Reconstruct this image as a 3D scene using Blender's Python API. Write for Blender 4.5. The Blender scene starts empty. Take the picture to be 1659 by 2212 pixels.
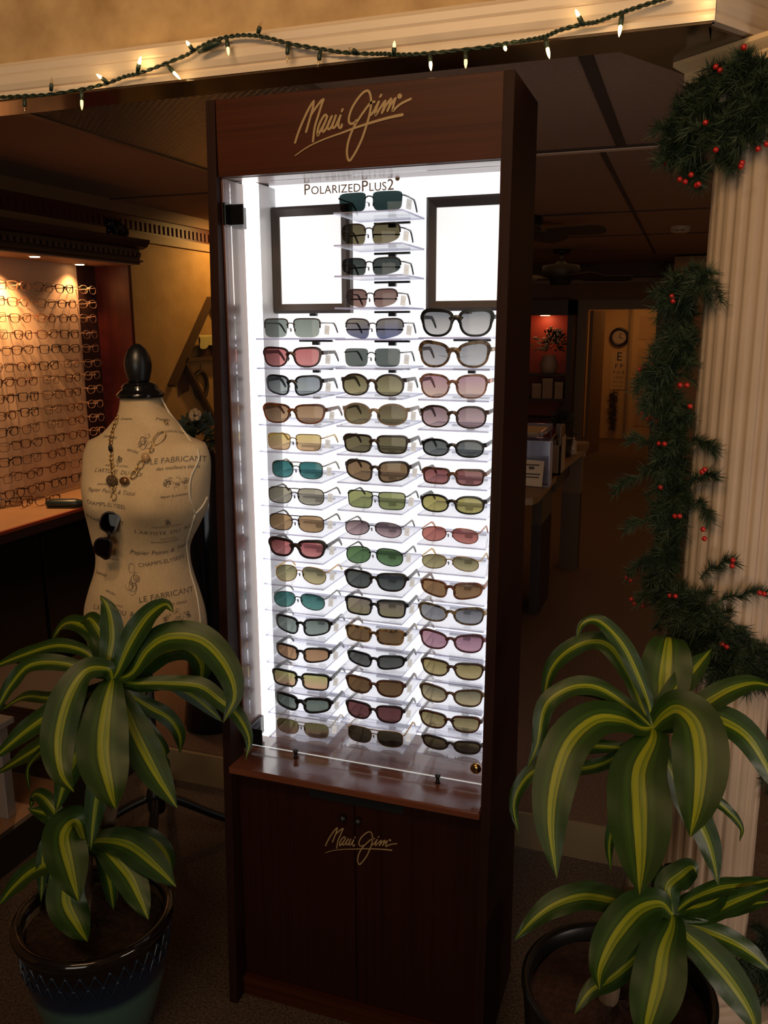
import bpy, math, random
from mathutils import Vector, Matrix
from mathutils.bvhtree import BVHTree
from mathutils.geometry import tessellate_polygon
random.seed(7)
PI = math.pi
scn = bpy.context.scene
COL = scn.collection
R = math.radians

# ------------------------------------------------------------------ camera
CAM = Vector((0.944, -1.6153, 1.592)); YAW, PIT, ROL, FPX = 0.3393, -0.213, -0.0028, 1850.0
_fw = Vector((-math.sin(YAW)*math.cos(PIT), math.cos(YAW)*math.cos(PIT), math.sin(PIT)))
_r0 = Vector((math.cos(YAW), math.sin(YAW), 0)); _u0 = _r0.cross(_fw)
RT = _r0*math.cos(ROL) + _u0*math.sin(ROL); UP = -_r0*math.sin(ROL) + _u0*math.cos(ROL)
cam_d = bpy.data.cameras.new('camera'); cam = bpy.data.objects.new('camera', cam_d); COL.objects.link(cam)
cam_d.sensor_fit = 'VERTICAL'; cam_d.sensor_height = 36.0; cam_d.lens = FPX*36/2212
cam_d.clip_start = 0.02; cam_d.clip_end = 60
m3 = Matrix((RT, UP, -_fw)).transposed()
cam.matrix_world = Matrix.Translation(CAM) @ m3.to_4x4()
scn.camera = cam

def ray(px, py):                    # direction of the photograph's point, unit depth
    return _fw + RT*((px-829.5)/FPX) - UP*((py-1106)/FPX)
def atY(px, py, Y): d = ray(px, py); return CAM + d*((Y-CAM.y)/d.y)
def atX(px, py, X): d = ray(px, py); return CAM + d*((X-CAM.x)/d.x)
def atZ(px, py, Z): d = ray(px, py); return CAM + d*((Z-CAM.z)/d.z)
def atD(px, py, D): return CAM + ray(px, py)*D
def depth(P): return (P-CAM).dot(_fw)

# ------------------------------------------------------------------ materials
def lin(c):
    return tuple(((v/255)/12.92 if v/255 <= .04045 else (((v/255)+.055)/1.055)**2.4) for v in c)
def newmat(name):
    m = bpy.data.materials.new(name); m.use_nodes = True
    nt = m.node_tree; b = nt.nodes['Principled BSDF']
    return m, nt, b
def _bump(nt, b, fac, strength, dist=.01):
    bp = nt.nodes.new('ShaderNodeBump'); bp.inputs['Strength'].default_value = strength; bp.inputs['Distance'].default_value = dist
    nt.links.new(fac, bp.inputs['Height']); nt.links.new(bp.outputs['Normal'], b.inputs['Normal'])
def noise_fac(nt, scale, stretch=(1,1,1), detail=4, coord='Object', rough=.55):
    tc = nt.nodes.new('ShaderNodeTexCoord'); mp = nt.nodes.new('ShaderNodeMapping'); n = nt.nodes.new('ShaderNodeTexNoise')
    mp.inputs['Scale'].default_value = stretch; n.inputs['Scale'].default_value = scale; n.inputs['Detail'].default_value = detail
    n.inputs['Roughness'].default_value = rough
    nt.links.new(tc.outputs[coord], mp.inputs['Vector']); nt.links.new(mp.outputs['Vector'], n.inputs['Vector'])
    return n.outputs['Fac']
def ramp(nt, fac, stops):
    r = nt.nodes.new('ShaderNodeValToRGB'); el = r.color_ramp.elements
    while len(el) < len(stops): el.new(.5)
    for e, (p, c) in zip(el, stops): e.position = p; e.color = (*c, 1)
    nt.links.new(fac, r.inputs['Fac']); return r.outputs['Color']
def M(name, c, rough=.5, metal=0, spec=.5, c2=None, scale=20, stretch=(1,1,1), bump=0, emit=0, ecol=None, coat=0, lo=.35, hi=.65, detail=4):
    m, nt, b = newmat(name)
    b.inputs['Base Color'].default_value = (*c, 1); b.inputs['Roughness'].default_value = rough
    b.inputs['Metallic'].default_value = metal; b.inputs['Specular IOR Level'].default_value = spec
    if coat: b.inputs['Coat Weight'].default_value = coat; b.inputs['Coat Roughness'].default_value = .12
    if c2 is not None or bump:
        f = noise_fac(nt, scale, stretch, detail)
        if c2 is not None: nt.links.new(ramp(nt, f, [(lo, c), (hi, c2)]), b.inputs['Base Color'])
        if bump: _bump(nt, b, f, bump)
    if emit: b.inputs['Emission Color'].default_value = (*(ecol or c), 1); b.inputs['Emission Strength'].default_value = emit
    return m
def clear(name, tint=(1,1,1), refl=1.0, rough=0.0, gloss=(1,1,1), base=.03, diff=None, dfac=0):   # thin clear sheet
    m = bpy.data.materials.new(name); m.use_nodes = True; nt = m.node_tree; nt.nodes.clear()
    out = nt.nodes.new('ShaderNodeOutputMaterial'); t = nt.nodes.new('ShaderNodeBsdfTransparent'); g = nt.nodes.new('ShaderNodeBsdfGlossy')
    t.inputs['Color'].default_value = (*tint, 1); g.inputs['Roughness'].default_value = rough; g.inputs['Color'].default_value = (*gloss, 1)
    lw = nt.nodes.new('ShaderNodeLayerWeight'); lw.inputs['Blend'].default_value = .18
    ma = nt.nodes.new('ShaderNodeMath'); ma.operation = 'MULTIPLY_ADD'; ma.inputs[1].default_value = .55*refl; ma.inputs[2].default_value = base*refl
    nt.links.new(lw.outputs['Fresnel'], ma.inputs[0]); mx = nt.nodes.new('ShaderNodeMixShader')
    nt.links.new(ma.outputs[0], mx.inputs['Fac'])
    src = t.outputs[0]
    if diff is not None:
        d = nt.nodes.new('ShaderNodeBsdfDiffuse'); d.inputs['Color'].default_value = (*diff, 1); m2 = nt.nodes.new('ShaderNodeMixShader')
        m2.inputs['Fac'].default_value = dfac; nt.links.new(t.outputs[0], m2.inputs[1]); nt.links.new(d.outputs[0], m2.inputs[2]); src = m2.outputs[0]
    nt.links.new(src, mx.inputs[1]); nt.links.new(g.outputs[0], mx.inputs[2])
    nt.links.new(mx.outputs[0], out.inputs['Surface']); return m
_lens = {}
def lens_mat(c1, c2=None, gloss=(1,1,1), refl=.6):      # see-through tint, c1 at the top, c2 at the bottom
    k = (c1, c2, gloss); c1 = tuple(v*.70+sum(c1)/3*.27 for v in c1); c2 = tuple(v*.70+sum(c2 or c1)/3*.27 for v in (c2 or c1))
    if k in _lens: return _lens[k]
    m = clear('tinted_lens', (1,1,1), refl, .02, gloss, .04); nt = m.node_tree
    t = next(n for n in nt.nodes if n.type == 'BSDF_TRANSPARENT')
    tc = nt.nodes.new('ShaderNodeTexCoord'); sx = nt.nodes.new('ShaderNodeSeparateXYZ'); nt.links.new(tc.outputs['Generated'], sx.inputs[0])
    nt.links.new(ramp(nt, sx.outputs['Z'], [(.12, lin(c2 or c1)), (.9, lin(c1))]), t.inputs['Color'])
    _lens[k] = m; return m
def wood(name, c, c2, axis, rough=.3, coat=.3, scale=9):
    st = [1.0]*3; st['xyz'.index(axis)] = .08; st = [v*(6 if v == 1 else 1) for v in st]
    m, nt, b = newmat(name)
    f = noise_fac(nt, scale, st, 6, rough=.62)
    nt.links.new(ramp(nt, f, [(.3, c), (.52, c2), (.7, c)]), b.inputs['Base Color'])
    b.inputs['Roughness'].default_value = rough; b.inputs['Coat Weight'].default_value = coat; b.inputs['Coat Roughness'].default_value = .15; b.inputs['Specular IOR Level'].default_value = .5 if coat > .2 else .16
    return m

# ------------------------------------------------------------------ mesh builder
class MB:
    def __init__(s): s.v = []; s.f = []; s.uv = None
    def add(s, vs, fs):
        n = len(s.v); s.v += [Vector(v) for v in vs]; s.f += [[i+n for i in f] for f in fs]; return s
    def box(s, a, b):
        x0,x1 = sorted((a[0],b[0])); y0,y1 = sorted((a[1],b[1])); z0,z1 = sorted((a[2],b[2]))
        return s.add([(x0,y0,z0),(x1,y0,z0),(x1,y1,z0),(x0,y1,z0),(x0,y0,z1),(x1,y0,z1),(x1,y1,z1),(x0,y1,z1)],
              [(0,3,2,1),(4,5,6,7),(0,1,5,4),(1,2,6,5),(2,3,7,6),(3,0,4,7)])
    def obox(s, c, ax, ay, az):      # oriented box: centre and three half vectors
        c,ax,ay,az = map(Vector,(c,ax,ay,az)); p = []
        for k in (-1,1):
            for i,j in ((-1,-1),(1,-1),(1,1),(-1,1)): p.append(c+ax*i+ay*j+az*k)
        return s.add(p, [(0,3,2,1),(4,5,6,7),(0,1,5,4),(1,2,6,5),(2,3,7,6),(3,0,4,7)])
    def rings(s, rings, cap=True, closed=False):
        n = len(rings[0]); vs = [p for r in rings for p in r]; fs = []
        m = len(rings)
        for i in range(m if closed else m-1):
            a, b = i*n, ((i+1) % m)*n
            for j in range(n): k = (j+1) % n; fs.append((a+j, a+k, b+k, b+j))
        if cap and not closed: fs.append(tuple(range(n-1,-1,-1))); fs.append(tuple(range((m-1)*n, m*n)))
        return s.add(vs, fs)
    def tube(s, path, r, n=8, closed=False, cap=True, flat=None):
        P = [Vector(p) for p in path]; m = len(P); rings = []
        rr = r if isinstance(r, (list,tuple)) else [r]*m
        up = None
        for i in range(m):
            if closed: t = P[(i+1)%m]-P[i-1]
            else: t = P[min(i+1,m-1)]-P[max(i-1,0)]
            t = t.normalized() if t.length > 1e-9 else Vector((0,0,1))
            if up is None: up = Vector((0,0,1)) if abs(t.z) < .9 else Vector((1,0,0))
            a = t.cross(up)
            if a.length < 1e-6: a = t.orthogonal()
            a.normalize(); u = a.cross(t).normalized(); up = u
            ra, ru = (rr[i], rr[i]) if flat is None else (rr[i]*flat[0], rr[i]*flat[1])
            rings.append([P[i]+a*(math.cos(q)*ra)+u*(math.sin(q)*ru) for q in [2*PI*k/n for k in range(n)]])
        return s.rings(rings, cap, closed)
    def lathe(s, prof, c=(0,0,0), n=32, cap=True):
        c = Vector(c)
        return s.rings([[c+Vector((math.cos(2*PI*k/n)*r, math.sin(2*PI*k/n)*r, z)) for k in range(n)] for r,z in prof], cap)
    def prism(s, poly, o, ax, ay, az):     # 2-D polygon in axes ax, ay, extruded along az
        o,ax,ay,az = map(Vector,(o,ax,ay,az)); n = len(poly)
        vs = [o+ax*p[0]+ay*p[1] for p in poly]; vs += [v+az for v in vs]
        tri = tessellate_polygon([[Vector((p[0],p[1],0)) for p in poly]])
        fs = [tuple(reversed(t)) for t in tri] + [tuple(i+n for i in t) for t in tri]
        fs += [(i,(i+1)%n,(i+1)%n+n,i+n) for i in range(n)]
        return s.add(vs, fs)
    def ball(s, c, r, nu=12, nv=8, sc=(1,1,1)):
        c = Vector(c); rings = []
        for i in range(1,nv):
            a = PI*i/nv
            rings.append([c+Vector((math.sin(a)*math.cos(2*PI*k/nu)*r*sc[0], math.sin(a)*math.sin(2*PI*k/nu)*r*sc[1], -math.cos(a)*r*sc[2])) for k in range(nu)])
        n0 = len(s.v); s.rings(rings, False); a = len(s.v); s.v += [c-Vector((0,0,r*sc[2])), c+Vector((0,0,r*sc[2]))]
        L = n0+(nv-2)*nu
        for k in range(nu):
            s.f.append([n0+(k+1)%nu, n0+k, a]); s.f.append([L+k, L+(k+1)%nu, a+1])
        return s
    def grid(s, g):
        h = len(g); w = len(g[0]); vs = [p for r in g for p in r]
        return s.add(vs, [(i*w+j, i*w+j+1, (i+1)*w+j+1, (i+1)*w+j) for i in range(h-1) for j in range(w-1)])
    def build(s, name, mat, parent=None, smooth=False, local=False, bevel=0):
        off = Vector()
        p = parent
        while p is not None and not local: off += p.location; p = p.parent
        me = bpy.data.meshes.new(name); me.from_pydata([v-off for v in s.v], [], s.f)
        for q in (mat if isinstance(mat,(list,tuple)) else [mat]): me.materials.append(q)
        if smooth: me.polygons.foreach_set('use_smooth', [True]*len(me.polygons))
        if s.uv:
            ul = me.uv_layers.new(name='UVMap')
            for lp in me.loops: ul.data[lp.index].uv = s.uv[lp.vertex_index]
        me.validate(); me.update()
        o = bpy.data.objects.new(name, me); COL.objects.link(o)
        if parent: o.parent = parent
        if bevel:
            bv = o.modifiers.new('bevel','BEVEL'); bv.width = bevel; bv.segments = 2; bv.limit_method = 'ANGLE'
        return o
def tag(o, label, cat, group=None):
    o['label'] = label; o['category'] = cat
    if group: o['group'] = group
    return o
def thing(name, label, cat, loc=(0,0,0), rot=(0,0,0), group=None):
    o = bpy.data.objects.new(name, None); COL.objects.link(o); o.location = loc; o.rotation_euler = rot
    o.empty_display_size = .05
    return tag(o, label, cat, group)
def struct(o): o['kind'] = 'structure'; return o
def dup(root, loc, rot=None, label=None, group=None, sub=True):
    r = root.copy(); COL.objects.link(r); r.location = loc
    if rot is not None: r.rotation_euler = rot
    if label: r['label'] = label
    if group: r['group'] = group
    for ch in list(root.children):
        c = ch.copy(); COL.objects.link(c); c.parent = r
        for g in ch.children:
            d = g.copy(); COL.objects.link(d); d.parent = c
    return r
def spline(P, n):
    P = [Vector(p) for p in P]; out = []; m = len(P)-1
    for i in range(n+1):
        t = i/n*m; k = min(int(t), m-1); u = t-k
        a = P[k-1] if k > 0 else P[0]*2-P[1]; b = P[k]; c = P[k+1]; d = P[k+2] if k+2 <= m else P[m]*2-P[m-1]
        out.append(.5*((2*b)+(c-a)*u+(2*a-5*b+4*c-d)*u*u+(3*b-a-3*c+d)*u**3))
    return out
ORD = ['first','second','third','fourth','fifth','sixth','seventh','eighth','ninth','tenth','eleventh','twelfth','thirteenth','fourteenth','fifteenth','sixteenth','seventeenth','eighteenth','nineteenth','twentieth']

# ------------------------------------------------------------------ palette
mah_x = wood('mahogany_grain_across', (.030,.0068,.0028), (.060,.014,.005), 'x', .4, .05)
mah_z = wood('mahogany_grain_upright', (.014,.0027,.0014), (.023,.005,.0022), 'z', .5, .0)
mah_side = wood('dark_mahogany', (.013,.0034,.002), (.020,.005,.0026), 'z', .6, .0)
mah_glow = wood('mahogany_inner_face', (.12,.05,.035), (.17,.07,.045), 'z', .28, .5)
black = M('black_plastic', (.008,.008,.009), .35)
blackg = M('black_gloss', (.006,.006,.007), .12)
gold = M('gold_paint', (.34,.23,.105), .5)
goldm = M('gold_metal', (.65,.42,.16), .25, 1)
silver = M('silver_metal', (.5,.48,.46), .3, 1)
brass = M('brass_lock', (.45,.28,.10), .22, 1)
white_lit = M('white_backlit_panel', (.85,.85,.86), .35, emit=1.0, ecol=(.95,.97,1))
white_edge = M('white_light_strip', (.9,.9,.9), .3, emit=2.2, ecol=(1,.99,.98))
side_white = M('white_gloss_side', (.78,.78,.80), .2)
acrylic = clear('clear_acrylic', (.955,.955,.975), .8, .03, base=.02, diff=(.8,.8,.95), dfac=.06)
acr_edge = clear('clear_acrylic_edge', (.60,.60,.74), 1, .1, base=.06, diff=(.75,.75,.9), dfac=.3)
glass = clear('door_glass', (.985,.985,.985), .42, 0, base=.05)
glass_edge = M('glowing_glass_edge', (.8,.85,.83), .2, emit=.35, ecol=(.9,.95,.92))  # emission imitates case light caught along the door's lower edge
tagw = M('glowing_tag_paper', (.85,.85,.83), .6, emit=.42, ecol=(.9,.9,.88))  # emission stands in for case light shining through the paper
cream = M('cream_paint', (.62,.52,.40), .5)
def text_mesh(s, size, ext=.0004, shear=0, align='CENTER', spacing=1.0):
    cu = bpy.data.curves.new('t','FONT'); cu.body = s; cu.size = size; cu.shear = shear; cu.align_x = align; cu.align_y = 'BOTTOM_BASELINE'
    cu.resolution_u = 3; cu.extrude = ext; cu.space_character = spacing
    o = bpy.data.objects.new('t', cu); COL.objects.link(o); bpy.context.view_layer.update()
    dg = bpy.context.evaluated_depsgraph_get(); me = o.evaluated_get(dg).to_mesh()
    vs = [v.co.copy() for v in me.vertices]; fs = [tuple(p.vertices) for p in me.polygons]
    o.evaluated_get(dg).to_mesh_clear(); bpy.data.objects.remove(o); bpy.data.curves.remove(cu)
    return vs, fs
# ------------------------------------------------------------------ room shell
carpet = M('dark_carpet', (.038,.023,.015), .95, c2=(.14,.09,.06), scale=160, bump=.4, detail=6)
carpet2 = M('brown_carpet', (.08,.042,.022), .95, c2=(.17,.095,.054), scale=150, bump=.4, detail=6)
plankm = M('pale_wood_floor', (.26,.135,.07), .35, c2=(.36,.19,.10), scale=6, stretch=(1,8,1))
wall_gold = M('gold_sponged_plaster', (.40,.22,.06), .7, c2=(.56,.33,.12), scale=6, stretch=(1,1,1.4), bump=.08, detail=8, lo=.25, hi=.75)
wall_tan = M('tan_sponged_plaster', (.36,.22,.095), .75, c2=(.62,.43,.22), scale=9, bump=.08, detail=9, lo=.3, hi=.7)
ceil_m = M('ceiling_tile', (.24,.145,.09), .9, c2=(.29,.175,.11), scale=60, bump=.15)
soffit_m = M('brown_gloss_soffit', (.085,.052,.028), .12, spec=.6)
trimcream = M('cream_moulding', (.70,.58,.46), .4, c2=(.76,.64,.51), scale=3)
wall_dim = M('dim_plaster', (.26,.15,.085), .8, c2=(.32,.19,.11), scale=4)
frieze_m = M('red_brown_frieze', (.10,.025,.015), .5)
XL = -2.0; ZC = 2.25; ZR = .12
S = lambda b, n, m, **k: struct(b.build(n, m, **k))
S(MB().box((-5,-6,-.1),(4,.80,0)), 'floor', carpet)
S(MB().box((-5,.80,-.1),(4,12,ZR)), 'floor', [carpet2])
S(MB().box((-5,-2.2,0),(-.882,.80,ZR)), 'floor', plankm)
S(MB().box((-.892,-2.2,.0),(-.874,.80,ZR+.002)), 'trim_1', M('dark_floor_edge', (.022,.015,.013), .5))
S(MB().box((-.874,.785,0),(.9,.80,ZR-.004)), 'trim_2', M('beige_riser', (.22,.16,.085), .6))
S(MB().box((XL-.1,-2.2,ZR),(XL,8.4,ZC)), 'wall_left', wall_gold)
S(MB().box((3,-6,-.1),(3.1,12,3.2)), 'wall_right', wall_dim)
S(MB().box((-5,.19,ZC),(3,12,ZC+.1)), 'ceiling', ceil_m)
S(MB().box((-5,-6,3.2),(4,.19,3.3)), 'ceiling', M('front_ceiling', (.4,.3,.2), .9))
# wall over the opening with its moulding
S(MB().box((-5,.10,2.102),(.93,.19,3.2)), 'wall_front', wall_tan)
S(MB().box((-5,.082,2.098),(.945,.185,2.102)), 'soffit', soffit_m) if False else None
def moulding(a, b, name, out):         # casing run from a to b; profile (offset outwards, height)
    prof = [(0,0),(.020,0),(.020,.010),(.016,.011),(.014,.016),(.018,.019),(.022,.030),(.021,.046),(.017,.049),(.019,.053),(.019,.067),(.013,.072),(.008,.078),(.0,.080)]
    a, b, out = Vector(a), Vector(b), Vector(out)
    d = (b-a).normalized()
    r = [[p+out*q[0]+Vector((0,0,q[1])) for q in prof] for p in (a,b)]
    return S(MB().rings(r), name, trimcream)
moulding((-5,.10,2.10),(.944,.10,2.10), 'trim_3', (0,-1,0))
dv = Vector((.56,.83,0)).normalized(); nv = Vector((dv.y,-dv.x,0))
c0 = Vector((.93,.10,2.10))
moulding(c0+nv*.0+dv*.0, c0+dv*.9, 'trim_4', nv)
S(MB().prism([(0,0),(.9,0),(.9,.1),(0,.1)], c0+Vector((0,0,.002)), dv, -nv, (0,0,1.09)), 'wall_return', wall_tan)
S(MB().box((-5,.082,2.096),(.94,.19,2.1)), 'trim_5', soffit_m)
S(MB().prism([(.935,.10),(1.44,.85),(1.15,.85),(.78,.191),(.94,.191)], (0,0,2.096), (1,0,0), (0,1,0), (0,0,.004)), 'trim_6', soffit_m)
# ceiling grid
tbar = M('ceiling_tee_bar', (.62,.45,.32), .5); tdark = M('dark_ceiling_joint', (.05,.028,.018), .8)
k = 7
for a, b, m in (((.1,1.92,ZC-.008),(3,1.955,ZC),tbar), ((.1,1.885,ZC-.004),(3,1.92,ZC),tdark), ((.63,.2,ZC-.004),(.665,1.88,ZC),tdark), ((-5,3.83,ZC-.005),(3,3.85,ZC),tdark), ((.56,1.96,ZC-.004),(.58,7,ZC),tdark),
                ((-5,2.35,ZC-.005),(-.2,2.365,ZC),tdark), ((-5,5.2,ZC-.005),(3,5.22,ZC),tdark)):
    S(MB().box(a,b), 'trim_%d' % k, m); k += 1
# frieze along the top of the left wall
fz = MB().box((XL,.3,2.105),(XL+.012,8.4,2.19))
for i in range(160):
    y = 1.2+i*.045
    fz.box((XL+.012,y,2.118),(XL+.02,y+.022,2.165))
S(fz, 'trim_%d' % k, frieze_m); k += 1
S(MB().box((XL,.3,2.19),(XL+.03,8.4,ZC)), 'trim_%d' % k, M('frieze_cap', (.25,.14,.07), .6)); k += 1
S(MB().box((XL,.3,2.06),(XL+.015,8.4,2.105)), 'trim_%d' % k, M('pale_picture_rail', (.42,.27,.13), .6)); k += 1

# back wall with the lit doorway
YB = 8.4
dl, dr = atY(1268,700,YB).x, atY(1418,700,YB).x; DCX = (dl+dr)/2+.1; dt = atY(1340,668,YB).z
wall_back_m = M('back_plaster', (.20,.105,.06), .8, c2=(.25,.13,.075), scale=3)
S(MB().box((-5,YB,ZR),(dl,YB+.1,ZC)), 'wall_back', wall_back_m)
S(MB().box((dr,YB,ZR),(3,YB+.1,ZC)), 'wall_back', wall_back_m)
S(MB().box((dl,YB,dt),(dr,YB+.1,ZC)), 'wall_back', wall_back_m)
frm = M('door_frame_paint', (.23,.15,.085), .5)
S(MB().box((dl-.13,YB-.02,ZR),(dl,YB,dt)).box((dr,YB-.02,ZR),(dr+.09,YB,dt)).box((dl-.13,YB-.02,dt),(dr+.09,YB,dt+.1)), 'trim_%d' % k, frm); k += 1
zt = atY(1300,612,YB).z
S(MB().box((-3,YB-.05,zt),(3,YB,zt+.05)), 'trim_%d' % k, M('pale_ledge', (.28,.18,.10), .6)); k += 1
S(MB().box((-1.2,YB-.30,zt+.05),(.62,YB,ZC)), 'trim_%d' % k, M('shadow_toned_bulkhead', (.09,.05,.03), .7)); k += 1  # dark colour stands for the shadow strip below the ceiling
S(MB().box((atY(1455,600,7.2).x,7.2,ZR),(3,YB,ZC-.02)), 'wall_corner', M('right_pier', (.30,.17,.08), .8)) 
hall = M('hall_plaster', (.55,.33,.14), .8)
YH = 10.2
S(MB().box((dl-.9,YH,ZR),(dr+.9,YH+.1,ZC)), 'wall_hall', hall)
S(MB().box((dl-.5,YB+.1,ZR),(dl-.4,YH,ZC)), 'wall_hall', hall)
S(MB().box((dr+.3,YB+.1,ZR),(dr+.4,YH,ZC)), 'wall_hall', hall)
# half-open inner door leaf on the left of the doorway
dm = MB().box((0,-.02,0),(.40,.02,dt-ZR-.01))
door2 = struct(dm.build('door_2', M('pale_door_leaf', (.27,.17,.09), .5), local=True)); door2.location = (dl+.035,YB+.12,ZR); door2.rotation_euler = (0,0,R(76))
# closed door at the end of the hall
hx0, hx1 = atY(1368,700,YH).x, atY(1470,700,YH).x
dd = MB().box((hx0,YH-.03,ZR),(hx1,YH,1.86)); 
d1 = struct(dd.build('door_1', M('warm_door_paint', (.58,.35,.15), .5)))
pb = MB()
for z0,z1 in ((.3,.62),(.72,.98),(1.08,1.32),(1.42,1.72)):
    pb.box((hx0+.08,YH-.036,z0),(hx0+.42,YH-.03,z1))
pb.build('door_panel', M('door_panel_paint', (.50,.29,.12), .5), d1)
S(MB().box((hx0-.05,YH-.05,ZR),(hx0-.03,YH,1.9)), 'trim_%d' % k, frm); k += 1
S(MB().box((dl,YB+.0,ZR),(dl+.05,YB+.06,ZR+.13)), 'trim_%d' % k, trimcream); k += 1

# ------------------------------------------------------------------ display cabinet
CB = thing('display_cabinet', 'tall dark mahogany cabinet with bright white backlit case full of sunglasses', 'cabinet', (.31,.09,0))
W = .62; HT = 2.033; ZF = 1.888; ZLg = .62
prof = [(-.07,0),(.245,0),(.245,HT),(0,HT),(-.045,.62)]
prof = [(-.07,0),(.25,0),(.24,HT),(0,HT)]
MB().prism(prof, (0,0,0), (0,1,0), (0,0,1), (.02,0,0)).build('side_panel', mah_side, CB, bevel=.0015)
MB().prism(prof, (.6,0,0), (0,1,0), (0,0,1), (.02,0,0)).build('side_panel', mah_side, CB, bevel=.0015)
MB().box((.02,.003,ZF),(.6,.02,HT)).build('header_panel', mah_x, CB, bevel=.001)
MB().box((.02,.02,HT-.02),(.6,.24,HT)).build('top_panel', mah_side, CB)
ZB = atY(589,401,.225).z
MB().prism([(.02,ZF-.001),(.226,ZB),(.226,ZB+.008),(.02,ZF+.007)], (.02,0,0), (0,1,0), (0,0,1), (.58,0,0)).build('case_ceiling', M('case_ceiling_veneer', (.32,.22,.19), .25), CB)
bp = MB().box((.021,.226,ZLg),(.599,.238,ZB+.008)).build('back_panel', white_lit, CB)
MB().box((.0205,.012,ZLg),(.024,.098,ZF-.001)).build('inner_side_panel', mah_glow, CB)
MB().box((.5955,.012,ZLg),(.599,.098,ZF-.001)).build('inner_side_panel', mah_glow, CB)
for x0, x1 in ((.021,.042),(.58,.599)):
    MB().box((x0,.10,ZLg),(x1,.135,ZF+.006)).build('light_strip', white_edge, CB)
    MB().box((x0,.135,ZLg),(x1-.006 if x0 < .3 else x1,  .226,ZF+.008)).build('inner_side_panel', side_white, CB)
MB().box((.02,-.062,.603),(.6,.226,ZLg)).build('ledge', wood('polished_ledge', (.10,.030,.015), (.16,.05,.024), 'x', .16, .6), CB, bevel=.003)
MB().box((.02,-.0,.0),(.6,.02,.603)).build('carcass_panel', mah_side, CB)
MB().box((.02,-.035,0),(.6,-.001,.05)).build('plinth', mah_x, CB, bevel=.001)
for i, (x0, x1) in enumerate(((.022,.3095),(.3115,.598))):
    d = MB().box((x0,-.022,.054),(x1,-.002,.600)).build('door', mah_z, CB, bevel=.001)
    kx = (.286,.322)[i]
    MB().lathe([(.0035,0),(.0035,.006),(.008,.008),(.0085,.013),(.005,.017),(.001,.018)], n=16).build('knob', black, d, True, True)
    kn = d.children[0]; kn.rotation_euler = (R(90),0,0); kn.location = Vector((kx,-.022,.527))-CB.location
va, vb = atY(668,1708,-.0226), atY(872,1742,-.0226)
MB().box((va.x,-.0232,va.z-.014),(vb.x,-.018,va.z+.004)).build('vent_slot', M('black_slot', (.002,.002,.002), .9), CB)
# hinged glass
GD = MB().box((.030,.028,.632),(.597,.033,ZF-.008)).build('glass_door', [glass, glass_edge, acr_edge], CB)
for p in GD.data.polygons:
    if abs(p.normal.y) < .5: p.material_index = 1 if p.normal.z < -.5 else 2
for px, py in ((636,1640),(946,1690)):
    q = atZ(px,py,ZLg); MB().lathe([(.006,ZLg),(.004,ZLg+.006),(.004,ZLg+.013),(.0065,ZLg+.016),(.0065,ZLg+.02)], (q.x,.026,0), 14).build('door_stop', black, GD, True)
lk = atY(1028,1659,.024)
MB().ball((lk.x,.022,lk.z), .0125, 20, 12, (1,.6,1)).build('lock', brass, GD, True)
MB().box((lk.x-.001,.012,lk.z-.006),(lk.x+.001,.016,lk.z+.006)).build('keyhole', black, GD.children[-1])
for z in (atX(500,466,.026).z, .655):
    MB().box((.0242,.006,z-.022),(.031,.096,z+.022)).box((.030,.0255,z-.02),(.062,.0278,z+.02)).build('hinge', blackg, GD, bevel=.001)

# gold script, traced as strokes on the header board
LA = [[(205,1515),(280,1280),(390,1000),(520,720),(620,540),(685,455)],[(685,455),(665,600),(620,780),(550,1020),(487,1240)],[(600,830),(690,690),(800,540),(880,440),(935,410)],[(935,410),(880,560),(800,820),(710,1120),(662,1485)],
 [(1030,850),(1000,815),(965,812),(900,900),(840,1020),(790,1170),(780,1290),(793,1330),(850,1220),(930,1080),(990,950),(1030,850)],[(1030,850),(980,980),(910,1150),(905,1220),(940,1230),(1010,1140),(1080,980),(1150,840)],
 [(1150,840),(1090,980),(1040,1110),(1060,1170),(1110,1150),(1180,1010),(1250,825)],[(1250,825),(1200,970),(1160,1090),(1180,1140),(1240,1100),(1310,960),(1370,820)],[(1370,820),(1330,960),(1315,1070),(1350,1140),(1390,1120),(1405,1060)],[(1405,710),(1425,665)]]
LB = [[(715,410),(620,450),(500,600),(370,790),(260,970),(180,1150),(120,1350),(98,1550),(120,1690),(160,1730),(220,1660),(330,1470),(440,1230),(530,960),(600,720),(635,520),(635,330),(600,200),(545,165),(450,220),(330,360),(210,560),(150,740),(140,840),(165,895),(210,905),(270,880),(310,830)],
 [(630,710),(700,630),(760,510),(815,410)],[(815,410),(760,560),(735,690),(755,695),(840,560),(920,440),(960,395)],[(960,395),(930,520),(885,660)],[(885,660),(960,520),(1040,400),(1090,345)],[(1090,345),(1060,470),(1008,615)],[(1008,615),(1070,490),(1140,390),(1190,335)],[(1190,335),(1150,460),(1125,590),(1140,610),(1230,520),(1340,440),(1530,350)],[(845,300),(870,260)],
 [(-320,1490),(-150,1310),(0,1105),(220,1010),(520,915),(850,815),(1100,745),(1340,705)]]
LB[-1] = [(-1060,1620),(-800,1440),(-500,1290),(-200,1175),(0,1105),(250,1010),(550,910),(850,820),(1100,755),(1340,705)]
LS = [[(620+x/11.85, 180+y/11.85) for x,y in s] for s in LA]+[[(740+x/10.37, 180+y/10.37) for x,y in s] for s in LB]
LP = [[Vector(atY(x, y, .002)) for x, y in s] for s in LS]
LU = len(LP)-1
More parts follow.
